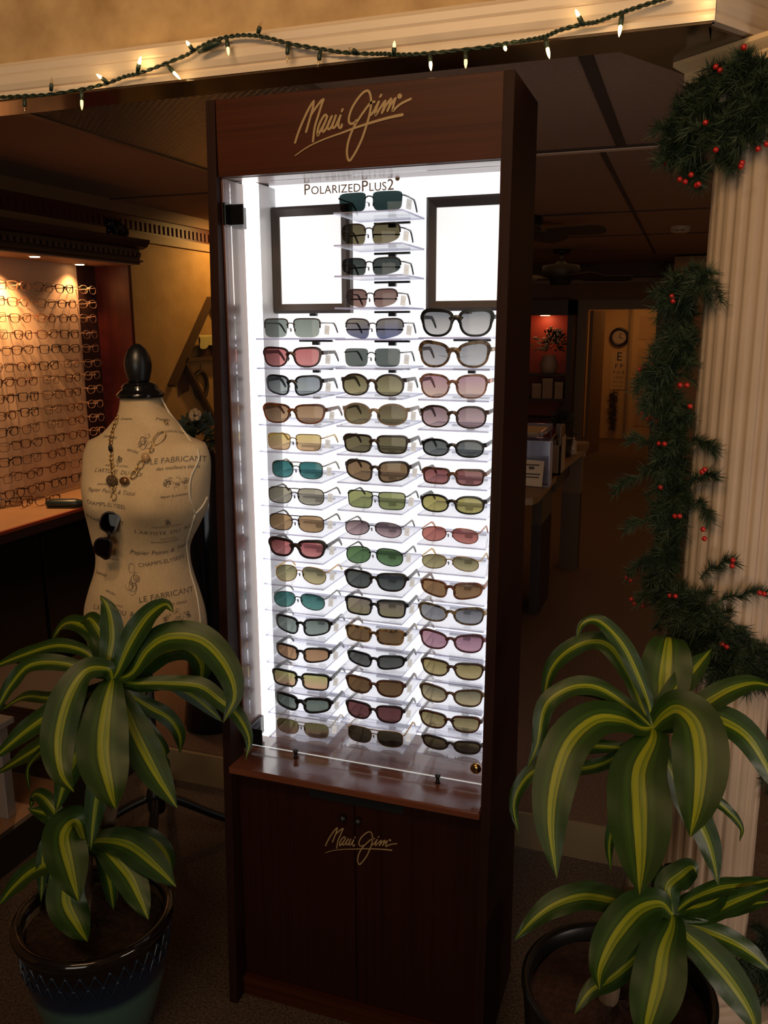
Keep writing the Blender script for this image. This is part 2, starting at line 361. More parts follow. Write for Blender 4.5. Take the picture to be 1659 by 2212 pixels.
def ribbon(b, P, r, y):
    n = len(P); L = []; Rr = []
    for j in range(n):
        t = P[min(j+1,n-1)]-P[max(j-1,0)]; t.normalize(); s = Vector((-t.z,0,t.x)); w = r[j]
        L.append(P[j]+s*w); Rr.append(P[j]-s*w)
    b.add([Vector((v.x,y,v.z)) for v in L+Rr], [(j,j+1,n+j+1,n+j) for j in range(n-1)])
def logo(xf, y, r, name, split=None):
    b = MB()
    for i, s in enumerate(LP):
        P = [xf(p) for p in spline([Vector((p.x,0,p.z)) for p in s], max(4, len(s)*6))]
        n = len(P); rr = [r*(1 if i < LU else .45+.85*j/n) for j in range(n)]
        yi = y-.00004*i-.0003; ribbon(b, P, rr, yi)
        for e in (P[0],P[-1]):
            w = rr[0] if e is P[0] else rr[-1]
            b.add([Vector((e.x+math.cos(2*PI*k/10)*w, yi-.00001, e.z+math.sin(2*PI*k/10)*w)) for k in range(10)], [tuple(range(10))])
    q0 = atY(740+1280/10.37,180+287/10.37,.002); q = xf(Vector((q0.x,0,q0.z)))
    b.rings([[Vector((q.x+math.cos(2*PI*k/16)*r*2.1, yy, q.z+math.sin(2*PI*k/16)*r*2.1)) for k in range(16)] for yy in (y-.0006,y)])
    return b.build(name, gold, CB)
logo(lambda p: p, .0025, .0022, 'header_logo')
qa, qb = LP[0][0], LP[-3][-1]; da, db_ = atY(703,1827,-.023), atY(857,1817,-.023)
sc = (db_.x-da.x)/(qb.x-qa.x)
logo(lambda p: Vector((da.x+(p.x-qa.x)*sc, 0, da.z+(p.z-qa.z)*sc)), -.0225, .0013, 'door_logo')
# lettering on the back panel
p0, p1 = atY(656,421,.2255), atY(852,411,.2255)
Lw = p1.x-p0.x; cap = (p0.z-atY(656,421+.1,.2255).z)/.1*23
b = MB(); x = 0; parts = []
for s, h in (('P',1),('OLARIZED',.76),('P',1),('LUS',.76),('2',1)):
    vs, fs = text_mesh(s, cap*1.43*h, .0002, align='LEFT', spacing=1.04)
    w = max(v.x for v in vs); parts.append(([Vector((v.x+x, v.z, v.y)) for v in vs], fs)); x += w+cap*.07
for vs, fs in parts: b.add([Vector((p0.x+v.x*Lw/x, .2252+v.y, p0.z+v.z)) for v in vs], fs)
b.rings([[Vector((p0.x+Lw+.007+math.cos(2*PI*k/16)*.005, yy, p0.z+cap*1.0+math.sin(2*PI*k/16)*.005)) for k in range(16)] for yy in (.2250,.2256)])
b.build('lettering', M('bronze_lettering', (.30,.16,.05), .5), CB)

# two framed blank panels that hang on the back of the case
frame_m = M('gunmetal_frame', (.085,.068,.062), .4, .5)
def lightbox(p, q, label):
    (x0,z1),(x1,z0) = p, q; c = ((x0+x1)/2,.205,z0)
    t = thing('picture_frame', label, 'frame', c, group='framed blank panels in the case'); w = .021
    for a, bb in (((x0,z0),(x0+w,z1)),((x1-w,z0),(x1,z1)),((x0+w,z0),(x1-w,z0+w)),((x0+w,z1-w),(x1-w,z1))):
        pass
    o = [(x0,z0),(x1,z0),(x1,z1),(x0,z1)]; i = [(x0+w,z0+w),(x1-w,z0+w),(x1-w,z1-w),(x0+w,z1-w)]
    b = MB()
    prof = lambda a, d: [Vector((a[0],.2255,a[1])),Vector((a[0],.206,a[1])),Vector((a[0]+(d[0]-a[0])*.3,.200,a[1]+(d[1]-a[1])*.3)),Vector((d[0],.208,d[1])),Vector((d[0],.2255,d[1]))]
    b.rings([prof(a,d) for a,d in zip(o,i)], False, True)
    b.build('frame_moulding', frame_m, t)
    MB().box((x0+w-.002,.212,z0+w-.002),(x1-w+.002,.2255,z1-w+.002)).build('blank_panel', M('blank_white_panel', (.9,.9,.9), .3, emit=.85, ecol=(1,1,1)), t)
    MB().box(((x0+x1)/2-.008,.215,z0-.006),((x0+x1)/2+.008,.2255,z0-.0002)).build('mount_clip', black, t)
a, c = atY(582,448,.204), atY(756,676,.204)
lightbox((a.x,a.z),(c.x,c.z), 'dark framed blank white panel left of the top sunglasses')
a, c = atY(921,426,.204), (.578, atY(921,672,.204).z)
lightbox((a.x,a.z),(.5785,c[1]), 'dark framed blank white panel right of the top sunglasses')
# ------------------------------------------------------------------ sunglasses
def outline(kind, a, b, n=40):
    P = []
    for k in range(n):
        t = 2*PI*k/n; c, s = math.cos(t), math.sin(t)
        e = dict(wayf=2.7, cat=2.5, butter=2.5, rect=4.0, navi=3.0, wrap=3.0, avi=2.3).get(kind, 2.4) if s < 0 else dict(rect=5.2, wayf=3.7, avi=2.5, round=2.1, cat=3.0, oval=2.5, wrap=3.6, butter=3.0, navi=3.6)[kind]
        x = math.copysign(abs(c)**(2/e), c)*a; z = math.copysign(abs(s)**(2/e), s)*b
        if kind == 'wayf': x *= 1+.12*z/b; z += .05*b*(x/a) if z > 0 else 0
        if kind == 'rect': x *= 1+.05*z/b
        if kind == 'avi':
            x += .13*a*(-z/b) if x < 0 else .05*a*(-z/b)
            if z > 0: z *= .9-.10*(x/a)
            else: z *= 1.0+.10*(x/a)
        if kind == 'navi':
            if x < 0: x += .14*a*(-z/b)*(1 if z < 0 else .2)
        if kind == 'cat': z += .22*b*(x/a) if z > 0 else -.03*b*(x/a); x *= 1+.09*z/b
        if kind == 'butter': z += .10*b*(x/a) if z > 0 else 0; x *= 1+.07*z/b
        if kind == 'wrap': z *= 1-.20*(x/a) if z < 0 else 1-.05*(x/a); z += .10*b*(x/a)
        P.append((x, z))
    return P
fmats = {}
def fm(c, c2=None, rough=.3, metal=0):
    kx = (c, c2, rough, metal)
    if kx not in fmats: fmats[kx] = M('frame_finish', lin(c), rough, metal, c2=lin(c2) if c2 else None, scale=90, lo=.42, hi=.58)
    return fmats[kx]
pad_m = M('nose_pad', (.12,.10,.09), .3)
tag_line = M('tag_print', (.55,.55,.55), .7, emit=.28)  # print glows along with the paper's imitated backlight
def make_glasses(root, w, h, kind='wayf', style='full', fmat=None, tmat=None, lmat=None, rw=.003, gap=.018, tag_side=0, tlen=.098, th=.007, curve=1.6, detail=True, bridge=None, droop=.02):
    """local frame: x across, front towards -y, resting on z = 0"""
    a = (w-gap-2*rw)/4 if style == 'full' else (w-gap)/4
    b = h/2-(rw if style == 'full' else .0008); cx = gap/2+a+(rw if style == 'full' else 0); zc = h/2
    fy = lambda x: curve*x*x
    O = outline(kind, a, b); n = len(O)
    def P3(o, sgn, dy=0, dx=0): x = sgn*(cx+o[0]); return Vector((x, fy(x)+dy, zc+o[1]))
    def off(O, d):
        out = []
        for i in range(n):
            t = Vector((O[(i+1)%n][0]-O[i-1][0], O[(i+1)%n][1]-O[i-1][1])); t.normalize(); nn = Vector((t.y,-t.x))
            q = d(O[i]) if callable(d) else d
            out.append((O[i][0]+nn.x*q, O[i][1]+nn.y*q))
        return out
    B = MB(); tm = tmat or fmat
    for sg in (1,-1):
        rings = []
        for f in (1.0,.72,.4): rings.append([P3((o[0]*f,o[1]*f), sg) for o in O])
        L = MB(); L.rings(rings, False); q = len(L.v); L.v.append(P3((0,0), sg)); m2 = 2*n
        for i in range(n): L.f.append([m2+i, m2+(i+1)%n, q])
        for v in L.v:
            d = 1-((abs(v.x)-cx)/a)**2*.5-((v.z-zc)/b)**2*.5; v.y -= .002*max(0,d)
        L.build('lens', lmat, root, True, True)
        if style == 'full':
            d = lambda o: rw*(1+.5*max(0,o[1]/b)+.35*max(0,o[0]/a)*(o[1]>0))
            X = off(O, d); I = off(O, -.0004)
            B.rings([[P3(o,sg,-.0022) for o in I],[P3(o,sg,-.0018) for o in X],[P3(o,sg,.0022) for o in X],[P3(o,sg,.0022) for o in I]], False, True)
        elif style == 'metal': B.tube([P3(o,sg) for o in off(O,.0003)], rw, 6, True)
        elif style == 'half': B.tube([P3(o,sg) for o in off(O,.0003) if o[1] > -.15*b], rw, 6)
        ex = cx+max(o[0] for o in O)+(rw if style == 'full' else 0); ez = zc+b*(.55 if kind != 'avi' else .42)
        p0 = Vector((sg*(ex-.002), fy(ex-.002), ez)); p1 = Vector((sg*(ex+.003), fy(ex)+.006, ez))
        if style == 'full': B.obox((p0+p1)/2+Vector((0,.001,0)), (.004*sg,.003,0), (0,.0035,0), (0,0,max(.003,th*.5)))
        else: B.tube([p0,(p0+p1)/2+Vector((sg*.002,0,0)),p1], .0013, 6)
        # temple
        y0 = p1.y; T = MB(); ys = [0,.25,.5,.72,.85,1]
        pts = [Vector((p1.x-sg*.004*s*s, y0+tlen*s, ez-(0 if s < .7 else droop*((s-.7)/.3)**1.5))) for s in ys]
        big = style == 'full'
        hs = [th*.5,th*.48,th*.42,th*.42,th*.45,th*.3] if big else [.0012,.0011,.0011,.0016,.0024,.0018]
        T.rings([[q+Vector((-.0013,0,-k)),q+Vector((.0013,0,-k)),q+Vector((.0013,0,k)),q+Vector((-.0013,0,k))] for q,k in zip(pts,hs)])
        T.build('temple', tm, root, False, True)
        if style != 'full' and detail:
            nx = cx+min(o[0] for o in O); N = MB()
            N.tube([Vector((sg*(nx),fy(nx)+.001,zc)),Vector((sg*(nx-.002),.008,zc-.001))], .0006, 5)
            N.ball((sg*(nx-.0025),.010,zc-.004), .0042, 8, 6, (.35,.6,1.0)); N.build('nose_pad', pad_m, root, True, True)
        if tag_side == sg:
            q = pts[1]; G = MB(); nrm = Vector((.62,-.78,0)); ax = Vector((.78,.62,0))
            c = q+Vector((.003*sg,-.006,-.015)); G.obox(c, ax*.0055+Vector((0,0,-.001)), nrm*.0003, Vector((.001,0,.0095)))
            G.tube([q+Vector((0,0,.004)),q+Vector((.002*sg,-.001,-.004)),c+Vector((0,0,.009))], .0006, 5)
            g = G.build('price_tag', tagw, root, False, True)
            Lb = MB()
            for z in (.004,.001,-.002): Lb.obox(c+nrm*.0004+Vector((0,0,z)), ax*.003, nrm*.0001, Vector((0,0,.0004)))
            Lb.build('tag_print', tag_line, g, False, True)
    inn = cx+min(o[0] for o in O)
    if style == 'full':
        zb = zc+b*.42; r = max(.0032,rw*1.15)
        B.tube([Vector((-inn-.001,fy(inn),zb-.004)),Vector((-inn*.5,-.001,zb+.001)),Vector((0,-.0015,zb+.002)),Vector((inn*.5,-.001,zb+.001)),Vector((inn+.001,fy(inn),zb-.004))], [r*1.6,r*1.1,r,r*1.1,r*1.6], 8, flat=(.55,1))
        for sg in (1,-1): B.tube([Vector((sg*(inn-.0005),.001,zb-.004)),Vector((sg*(inn-.0008),.006,zb-.010)),Vector((sg*(inn+.001),.006,zb-.016))], [.0012,.002,.0008], 6)
    else:
        zb = zc+b*(.45 if kind in ('avi','navi') else .5)
        B.tube([Vector((-inn-.003,fy(inn),zb-.003)),Vector((-inn*.4,-.002,zb+.001)),Vector((inn*.4,-.002,zb+.001)),Vector((inn+.003,fy(inn),zb-.003))], .0013, 6)
        if bridge == 'double': z2 = zc+b*.92; B.tube([Vector((-inn-.008,fy(inn),z2)),Vector((0,-.001,z2+.001)),Vector((inn+.008,fy(inn),z2))], .0012, 6)
    B.build('frame', fmat, root, style != 'full', True)

BK = (10,10,11)
# column, box x0,x1,y0,y1 in the photograph, shape, build, frame colour(s), lens colours, words
G = [
('M',732,867,413,461,'rect','rimless',BK,None,(38,62,60),(30,52,50),'rimless black sunglasses with dark teal lenses'),
('M',736,861,482,530,'wrap','half',(40,28,22),None,(96,84,52),(120,104,66),'half-rimmed brown sunglasses with olive brown lenses'),
('M',737,862,557,596,'wrap','half',BK,None,(56,64,60),(70,78,72),'half-rimmed black sunglasses with dark grey-green lenses'),
('M',747,856,625,664,'wrap','half',(60,40,32),None,(118,84,76),(140,104,92),'half-rimmed brown sunglasses with rose-brown lenses'),
('M',745,868,689,731,'wrap','half',(60,52,70),None,(122,112,96),(90,96,130),'half-rimmed sunglasses with violet and blue mirrored lenses'),
('M',745,863,752,794,'rect','rimless',(60,60,60),None,(88,96,92),(92,100,94),'rimless sunglasses with grey-green lenses and wire temples'),
('M',741,868,808,857,'round','full',(62,50,44),None,(110,98,62),(150,138,92),'slim brown round-bottomed sunglasses with khaki gradient lenses'),
('M',744,875,871,920,'round','full',(165,152,132),None,(96,82,52),(128,112,72),'clear beige keyhole sunglasses with round brown lenses'),
('M',745,875,938,982,'rect','full',(40,30,24),(62,44,30),(104,92,58),(112,100,64),'dark tortoiseshell rectangular sunglasses with brown lenses'),
('M',747,877,993,1043,'wrap','full',(56,46,38),None,(128,96,60),(138,104,66),'matte brown wraparound sunglasses with bronze lenses'),
('M',752,873,1058,1103,'rect','metal',(44,42,40),None,(146,150,84),(140,148,80),'double-bridge metal sunglasses with pale olive-green lenses'),
('M',746,865,1121,1163,'avi','metal',(96,88,86),None,(110,86,88),(180,146,146),'thin pewter aviators with rose-grey lenses'),
('M',748,868,1176,1225,'avi','metal',(30,34,30),None,(76,112,62),(96,136,80),'black metal aviators with green lenses'),
('M',748,872,1230,1280,'wayf','full',(44,30,24),(30,22,18),(66,72,68),(88,94,88),'dark brown square sunglasses with grey lenses'),
('M',749,872,1287,1338,'rect','full',(16,18,34),None,(126,112,92),(140,126,84),'black square sunglasses with blue-edged bronze mirror lenses'),
('M',750,868,1350,1396,'rect','full',(190,150,84),(60,38,22),(112,80,44),(120,88,50),'honey tortoiseshell sunglasses with brown lenses'),
('M',752,868,1406,1449,'wrap','full',BK,None,(70,72,68),(92,92,86),'gloss black narrow wraparound sunglasses with grey lenses'),
('M',751,867,1458,1509,'wayf','full',(110,62,38),(70,40,26),(104,72,38),(112,80,44),'chestnut tortoiseshell sunglasses with brown lenses'),
('M',751,865,1512,1565,'wayf','full',(44,24,22),None,(104,52,52),(110,60,58),'dark brown sunglasses with maroon lenses'),
('M',752,868,1565,1617,'navi','metal',(150,110,60),None,(80,68,44),(64,52,36),'gold wire square aviators with dark brown lenses'),
('L',571,689,689,730,'rect','half',(58,48,46),None,(112,124,116),(132,144,134),'half-rimmed gunmetal sunglasses with pale grey-green lenses'),
('L',572,688,751,794,'wayf','full',(58,34,34),None,(186,94,92),(206,118,112),'slim dark brown sunglasses with rose pink lenses'),
('L',576,689,811,854,'wrap','full',(20,22,32),None,(120,126,126),(150,158,150),'black wraparound sunglasses with blue-grey mirror lenses'),
('L',571,696,872,917,'wayf','full',(150,84,34),(84,44,20),(150,110,72),(176,134,92),'amber tortoiseshell sunglasses with copper lenses'),
('L',579,691,935,975,'rect','metal',(190,160,100),None,(206,176,96),(220,170,112),'gold wire rectangular sunglasses with gold mirror lenses'),
('L',588,695,994,1036,'navi','metal',(120,110,90),None,(40,106,106),(64,132,126),'thin metal sunglasses with teal lenses and square tops'),
('L',580,697,1050,1093,'navi','metal',(72,62,50),None,(150,140,112),(160,150,124),'bronze double-bridge sunglasses with grey-tan lenses'),
('L',582,697,1108,1152,'navi','metal',(60,46,36),None,(164,122,74),(176,134,84),'dark metal double-bridge sunglasses with amber lenses'),
('L',585,696,1161,1209,'wayf','full',(44,28,26),None,(172,80,76),(204,116,108),'thick dark brown sunglasses with coral red lenses'),
('L',596,702,1216,1264,'avi','metal',(200,160,90),None,(134,128,84),(190,172,112),'gold wire aviators with olive gradient lenses'),
('L',592,699,1273,1320,'avi','metal',(110,110,104),None,(52,112,104),(80,142,130),'silver wire aviators with sea-green lenses'),
('L',596,707,1328,1376,'wrap','full',BK,None,(112,124,112),(136,148,134),'gloss black wraparound sunglasses with pale grey-green lenses'),
('L',597,706,1390,1434,'wrap','full',(30,24,20),None,(168,118,74),(182,132,86),'black wraparound sunglasses with copper lenses'),
('L',591,706,1444,1494,'rect','full',(16,20,14),None,(180,172,92),(208,156,112),'black sunglasses with yellow to rose mirrored lenses'),
('L',596,707,1496,1544,'wrap','full',BK,None,(92,104,92),(116,128,112),'thick black wraparound sunglasses with smoke grey lenses'),
('L',598,707,1549,1597,'navi','metal',(170,160,140),None,(140,136,70),(168,122,92),'wire aviators with green and pink mirrored lenses'),
('R',915,1057,670,728,'wayf','full',BK,None,(120,120,122),(170,170,170),'oversized black square sunglasses with grey lenses'),
('R',911,1050,740,795,'cat','full',(150,128,100),(70,50,36),(128,126,130),(168,164,164),'oversized mottled tortoiseshell cat-eye sunglasses with grey lenses'),
('R',911,1047,809,862,'butter','full',(190,146,128),(110,72,56),(168,118,130),(196,160,140),'pink tortoiseshell sunglasses with rose gradient lenses'),
('R',912,1046,876,927,'oval','full',(48,32,26),(74,50,34),(132,100,104),(176,142,140),'dark tortoiseshell oval sunglasses with rose-grey gradient lenses'),
('R',915,1041,948,990,'oval','full',BK,None,(88,92,90),(104,108,104),'slim black oval sunglasses with grey lenses'),
('R',916,1041,1010,1051,'rect','full',(58,36,30),(110,72,52),(132,68,66),(168,100,94),'brown rectangular sunglasses with burgundy rose lenses'),
('R',912,1042,1067,1113,'oval','full',(30,26,20),None,(156,142,66),(180,166,84),'black oval sunglasses with yellow-olive lenses'),
('R',912,1031,1134,1176,'avi','metal',(170,110,80),None,(178,92,80),(196,112,96),'copper wire aviators with coral lenses'),
('R',912,1032,1194,1236,'avi','metal',(186,150,90),None,(130,118,72),(172,158,104),'gold wire aviators with khaki lenses and amber tips'),
('R',911,1036,1251,1297,'wrap','full',(150,98,66),(100,60,40),(140,98,56),(150,108,64),'caramel tortoiseshell wraparound sunglasses with brown lenses'),
('R',908,1040,1303,1353,'cat','full',(24,20,18),(150,128,92),(112,112,114),(142,140,140),'black and cream tortoiseshell cat-eye sunglasses with grey lenses'),
('R',911,1039,1360,1413,'cat','full',(96,52,56),None,(160,108,124),(186,132,146),'plum cat-eye sunglasses with pink lenses'),
('R',914,1039,1421,1472,'wayf','full',(74,52,36),None,(138,120,62),(180,156,96),'brown sunglasses with golden olive gradient lenses'),
('R',911,1037,1477,1530,'cat','full',(96,72,46),None,(104,98,72),(180,158,108),'olive brown cat-eye sunglasses with tan gradient lenses'),
('R',910,1032,1534,1586,'wayf','full',(100,48,28),(52,30,20),(120,106,62),(170,148,92),'red tortoiseshell sunglasses with olive gradient lenses'),
('R',915,1034,1587,1632,'butter','full',(40,28,24),None,(104,88,52),(84,66,46),'dark brown sunglasses with deep brown lenses'),
]
GY = .10; cnt = {}
COLN = {'L':'left','M':'middle','R':'right'}; TX = {'L':.130,'M':.315,'R':.497}
shelfZ = {'L':[], 'M':[], 'R':[]}
for (cl,x0,x1,y0,y1,kind,style,fc,fc2,l1,l2,words) in G:
    i = cnt.get(cl,0); cnt[cl] = i+1
    pc = atY((x0+x1)/2,(y0+y1)/2,GY); sl = abs(((y0+y1)/2-721)/((x0+x1)/2+4534))
    wd = (atY(x1,(y0+y1)/2,GY)-atY(x0,(y0+y1)/2,GY)).x*1.005
    hh = (y1-y0-sl*(x1-x0)*.8)/FPX*depth(pc)
    zb = pc.z-hh/2
    lab = '%s, %s from top in %s column' % (words, ORD[i], COLN[cl])
    t = thing('sunglasses', lab, 'sunglasses', (pc.x, GY-.004, zb+.0006), (0,0,0), 'sunglasses on the clear shelves')
    met = style in ('metal',) 
    fmt = fm(fc, fc2, .3 if not met else .28, .9 if met else 0)
    gl = (.45,.5,1.2) if 'blue' in words else (1,1,1)
    make_glasses(t, wd, hh, kind, style, fmt, fmt, lens_mat(l1,l2,gl), rw={'full':.0027,'metal':.0011,'half':.0015,'rimless':.001}[style] if 'thick' not in words and 'oversized' not in words else .0042,
        gap=.0135 if style == 'full' else .0155, tag_side=1 if cl in 'LM' else 0, th=.0085 if style == 'full' else .003, tlen=.084 if kind == 'wrap' else .094, bridge='double' if 'double' in words or kind == 'navi' else None,
        curve=2.6 if kind == 'wrap' else 1.5)
    shelfZ[cl].append(zb)
for cl in 'LMR':
    xs = TX[cl]; zs = shelfZ[cl]
    for i, z in enumerate(zs):
        s = MB().box((xs-.074,.072,z-.0035),(xs+.074,.222,z)).build('shelf', [acrylic, acr_edge], CB)
        for p in s.data.polygons:
            if abs(p.normal.z) < .5: p.material_index = 1
        MB().box((xs-.04,.219,z-.010),(xs+.042,.2258,z-.0055)).box((xs-.006,.216,z-.017),(xs+.010,.2258,z-.0055)).build('shelf_bracket', black, CB)
# ------------------------------------------------------------------ string of lights along the moulding
wire_m = M('green_wire', (.012,.028,.014), .5); sock_m = M('green_socket', (.012,.03,.018), .4)
bulb_off = clear('clear_bulb', (.93,.85,.7), 1, .05, base=.12)
def bulb_mat(n, e): return M(n, (1,.75,.35), .3, emit=e, ecol=(1,.62,.22))
bulb_dim = bulb_mat('dim_bulb', 2.5); bulb_on = bulb_mat('lit_bulb', 9); bulb_hot = bulb_mat('bright_bulb', 24)
SY = .066
SL = thing('string_lights', 'dark green string of small warm lights draped along the cream moulding', 'string lights', (.3,SY,2.13))
wp = [(-40,212),(0,210),(50,207),(105,204),(175,193),(230,180),(270,165),(300,158),(345,142),(400,120),(425,105),(460,88),(500,78),(540,76),(580,82),(630,95),(690,105),(740,113),(800,116),(830,116),(860,118),(900,117),(960,112),(1040,103),(1100,93),(1150,85),(1180,78),(1210,65),(1260,52),(1290,47),(1330,32),(1370,18),(1420,2),(1450,-8)]
cp = spline([atY(x,y,SY) for x,y in wp], 360)
b = MB()
for ph in (0,PI):
    b.tube([p+Vector((0,math.cos(i*.9+ph)*.0022,math.sin(i*.9+ph)*.0022)) for i,p in enumerate(cp)], .0021, 6)
b.build('cord', wire_m, SL, True)
b = MB(); b.tube([atY(x,y,SY-.006) for x,y in ((428,112),(445,104),(462,96),(477,90))], [.004,.0065,.0065,.004], 10); b.build('plug', sock_m, SL, True)
BL = [((53,212),(54,246),0),((110,197),(113,165),0),((176,195),(177,238),1),((232,178),(208,160),2),((297,155),(304,122),3),((360,140),(390,172),2),((416,108),(402,88),2),((490,85),(494,120),1),((557,73),(566,42),0),((622,95),(620,138),0),
      ((692,110),(687,148),0),((770,113),(753,103),0),((851,117),(852,88),1),((929,115),(931,153),2),((1006,110),(1006,148),1),((1088,94),(1093,110),2),((1178,80),(1187,127),2),((1258,52),(1243,20),2),((1344,30),(1337,80),2)]
glow = []
for a, c, e in BL:
    A = atY(a[0],a[1],SY-.004); Cc = atY(c[0],c[1],SY-(.014 if c[1] > a[1] else .010)); d = Cc-A; L = d.length
    s = MB().tube([A,A+d*.25,A+d*.5,A+d*.52], [.0036,.0046,.0042,.003], 10).build('socket', sock_m, SL, True)
    MB().tube([A+d*.45,A+d*.6,A+d*.75,A+d*.9,A+d], [.0028,.0033,.003,.0018,.0003], 8).build('bulb', [bulb_off,bulb_dim,bulb_on,bulb_hot][e], s, True)
    if e >= 2: glow.append((A+d*.75+Vector((0,-.004,0)), .06 if e == 2 else .16))
glow.append((atY(1530,6,.050), .10)); glow.append((atD(1648,38,1.9), .2))

# ------------------------------------------------------------------ fluted column
CX, CY = 1.057, .29
colm = M('column_plaster', (.43,.33,.245), .55, c2=(.50,.385,.285), scale=5)
CO = thing('fluted_column', 'cream fluted column wound with an evergreen garland at the right', 'column', (CX,CY,0))
n = 240; rings = []
def flute(k, r, dep): return r-dep*max(0, math.sin(k/n*2*PI*22))**.7
for z, r, dp in ((.128,.101,0),(.14,.099,.006),(1.0,.098,.0065),(1.93,.095,.0065),(1.95,.096,0)):
    rings.append([Vector((CX+math.cos(2*PI*k/n)*flute(k,r,dp), CY+math.sin(2*PI*k/n)*flute(k,r,dp), z)) for k in range(n)])
MB().rings(rings).build('shaft', colm, CO, True)
b = MB(); b.lathe([(.132,.04),(.138,.055),(.138,.075),(.128,.088),(.118,.092),(.118,.100),(.124,.105),(.124,.115),(.116,.124),(.106,.13)], (CX,CY,0), 48)
b.build('base_moulding', colm, CO, True)
sq = lambda r: [(r,0),(0,r),(-r,0),(0,-r)]
b = MB().prism(sq(.20), (CX,CY,0), (1,0,0), (0,1,0), (0,0,.04)); b.build('plinth', colm, CO, bevel=.003)
o0 = Vector((.873,.292,0)); u_ = Vector((.755,-.656,0)).normalized(); v_ = Vector((-u_.y,u_.x,0))
b = MB(); rings = []
for d_, z in ((.016,2.052),(.016,2.073),(.010,2.078),(.004,2.083),(.0,2.087),(.0,2.0955)):
    rings.append([o0+u_*d_+v_*d_+Vector((0,0,z)), o0+u_*.44+v_*d_+Vector((0,0,z)), o0+u_*.44+v_*.27+Vector((0,0,z)), o0+u_*d_+v_*.27+Vector((0,0,z))])
b.rings(rings); b.build('capital', M('brightened_capital_paint', (.80,.60,.36), .5), CO)  # paint lightened to make up for light the beam blocks
b = MB(); b.prism(sq(.135), (CX,CY,1.995), (.71,.71,0), (-.71,.71,0), (0,0,.058)); b.build('neck_block', colm, CO)
MB().lathe([(.096,1.945),(.104,1.95),(.104,1.965),(.097,1.975),(.12,1.996)], (CX,CY,0), 48).build('neck_ring', colm, CO, True)

# ------------------------------------------------------------------ garland with berries
needle_m = M('artificial_needles', (.010,.030,.014), .6, c2=(.042,.068,.032), scale=30)
stem_m = M('garland_wire', (.02,.035,.018), .7); berry_m = M('red_berry', (.42,.012,.012), .25, coat=.4)
GA = thing('garland', 'evergreen garland with red berries wound around the fluted column', 'garland', (CX-.1,CY-.1,1.2))
rg = random.Random(3)
def colpt(px, py, r=.115):      # point in front of / beside the shaft that lies on the photograph's ray
    d = ray(px,py); best = None
    A = d.x*d.x+d.y*d.y; Bq = d.x*(CAM.x-CX)+d.y*(CAM.y-CY); Cq = (CAM.x-CX)**2+(CAM.y-CY)**2-r*r
    D = Bq*Bq-A*Cq
    t = (-Bq-math.sqrt(D))/A if D > 0 else -Bq/A
    return CAM+d*t
ST = MB(); ND = MB()
def tuft(A, B_, n, ln=.027, spread=1.0):
    n = int(n*1.7)
    A = Vector(A); B_ = Vector(B_); d = B_-A; L = d.length; d.normalize(); s = d.orthogonal().normalized(); u = d.cross(s)
    sag = [A+(B_-A)*t+Vector((0,0,.010*math.sin(t*PI))) for t in (0,.25,.5,.75,1)]
    ST.tube(sag, .0012, 4)
    for i in range(n):
        t = rg.random()**.8; p = A+(B_-A)*t+Vector((0,0,.010*math.sin(t*PI))); q = rg.random()*2*PI
        o = (s*math.cos(q)+u*math.sin(q))*spread+d*(.45+.5*rg.random()+.5*(t > .9)); o.normalize()
        l = ln*(.65+.6*rg.random()); w = o.cross(Vector((rg.random()-.5,rg.random()-.5,rg.random()-.5))).normalized()*.0011
        e = p+o*l+Vector((0,0,-.1*l))
        nn = len(ND.v); ND.v += [p-w,p+w,e]; ND.f.append([nn,nn+1,nn+2])
spines = [[(1640,160),(1580,195),(1535,245),(1545,300),(1620,280),(1680,230)], [(1500,250),(1475,310),(1510,360)], [(1640,215),(1690,200)],
 [(1530,605),(1475,640),(1488,700),(1470,770),(1440,830),(1455,900),(1470,960),(1455,1030),(1468,1090),(1460,1150),(1440,1220),(1445,1280),(1500,1310),(1540,1370),(1590,1420),(1660,1450),(1720,1440)],
 [(1470,1360),(1520,1420),(1580,1440)], [(1672,1640),(1690,1760)], [(1480,2050),(1560,2080),(1640,2060),(1700,2020)], [(1640,2090),(1690,2140)], [(1690,1990),(1655,2060)]]
for si, sp in enumerate(spines):
    P = spline([colpt(x,y) for x,y in sp], len(sp)*10)
    ST = MB(); ST.tube(P, .003, 6)
    step = 2 if si in (0,1,2,3,4) else 3
    for i in range(0,len(P),step):
        p = P[i]; out = Vector((p.x-CX,p.y-CY,0)).normalized()
        for q in range(4 if si == 0 else 4 if si == 3 else 3):
            dr = (out*.25+Vector((rg.uniform(-1,1),rg.uniform(-.9,.3),rg.uniform(-1,.9)))).normalized()
            e = p+dr*rg.uniform(.03,.065)
            dd = Vector((e.x-CX,e.y-CY)); 
            if dd.length < .105: e = Vector((CX,CY,e.z))+Vector((dd.x,dd.y,0)).normalized()*.115
            tuft(p, e, 60)
    ST.build('stem', stem_m, GA)
ST = MB()
X1 = lambda a, b_: (1300+a/2.457, 600+b_/2.457)
for root, tip in (((330,1010),(65,1140)),((340,1260),(125,1345)),((330,930),(150,865)),((300,520),(180,600)),((460,880),(600,925)),((450,1120),(600,1060)),((520,1600),(700,1510)),((600,1740),(862,1675)),
                  ((700,1850),(860,2010)),((330,1480),(140,1580)),((320,1620),(190,1730)),((420,160),(330,110)),((400,420),(285,400)),((330,700),(215,690)),((500,1200),(570,1290)),((380,1680),(300,1850)),((300,560),(240,500)),((560,1950),(520,2080)),((700,1980),(820,2090))):
    a = colpt(*X1(*root)); c = colpt(*X1(*tip), r=.125)
    mid = (a+c)/2+Vector((0,-.01,.008)); tuft(a, mid, 70); tuft(mid, c, 110)
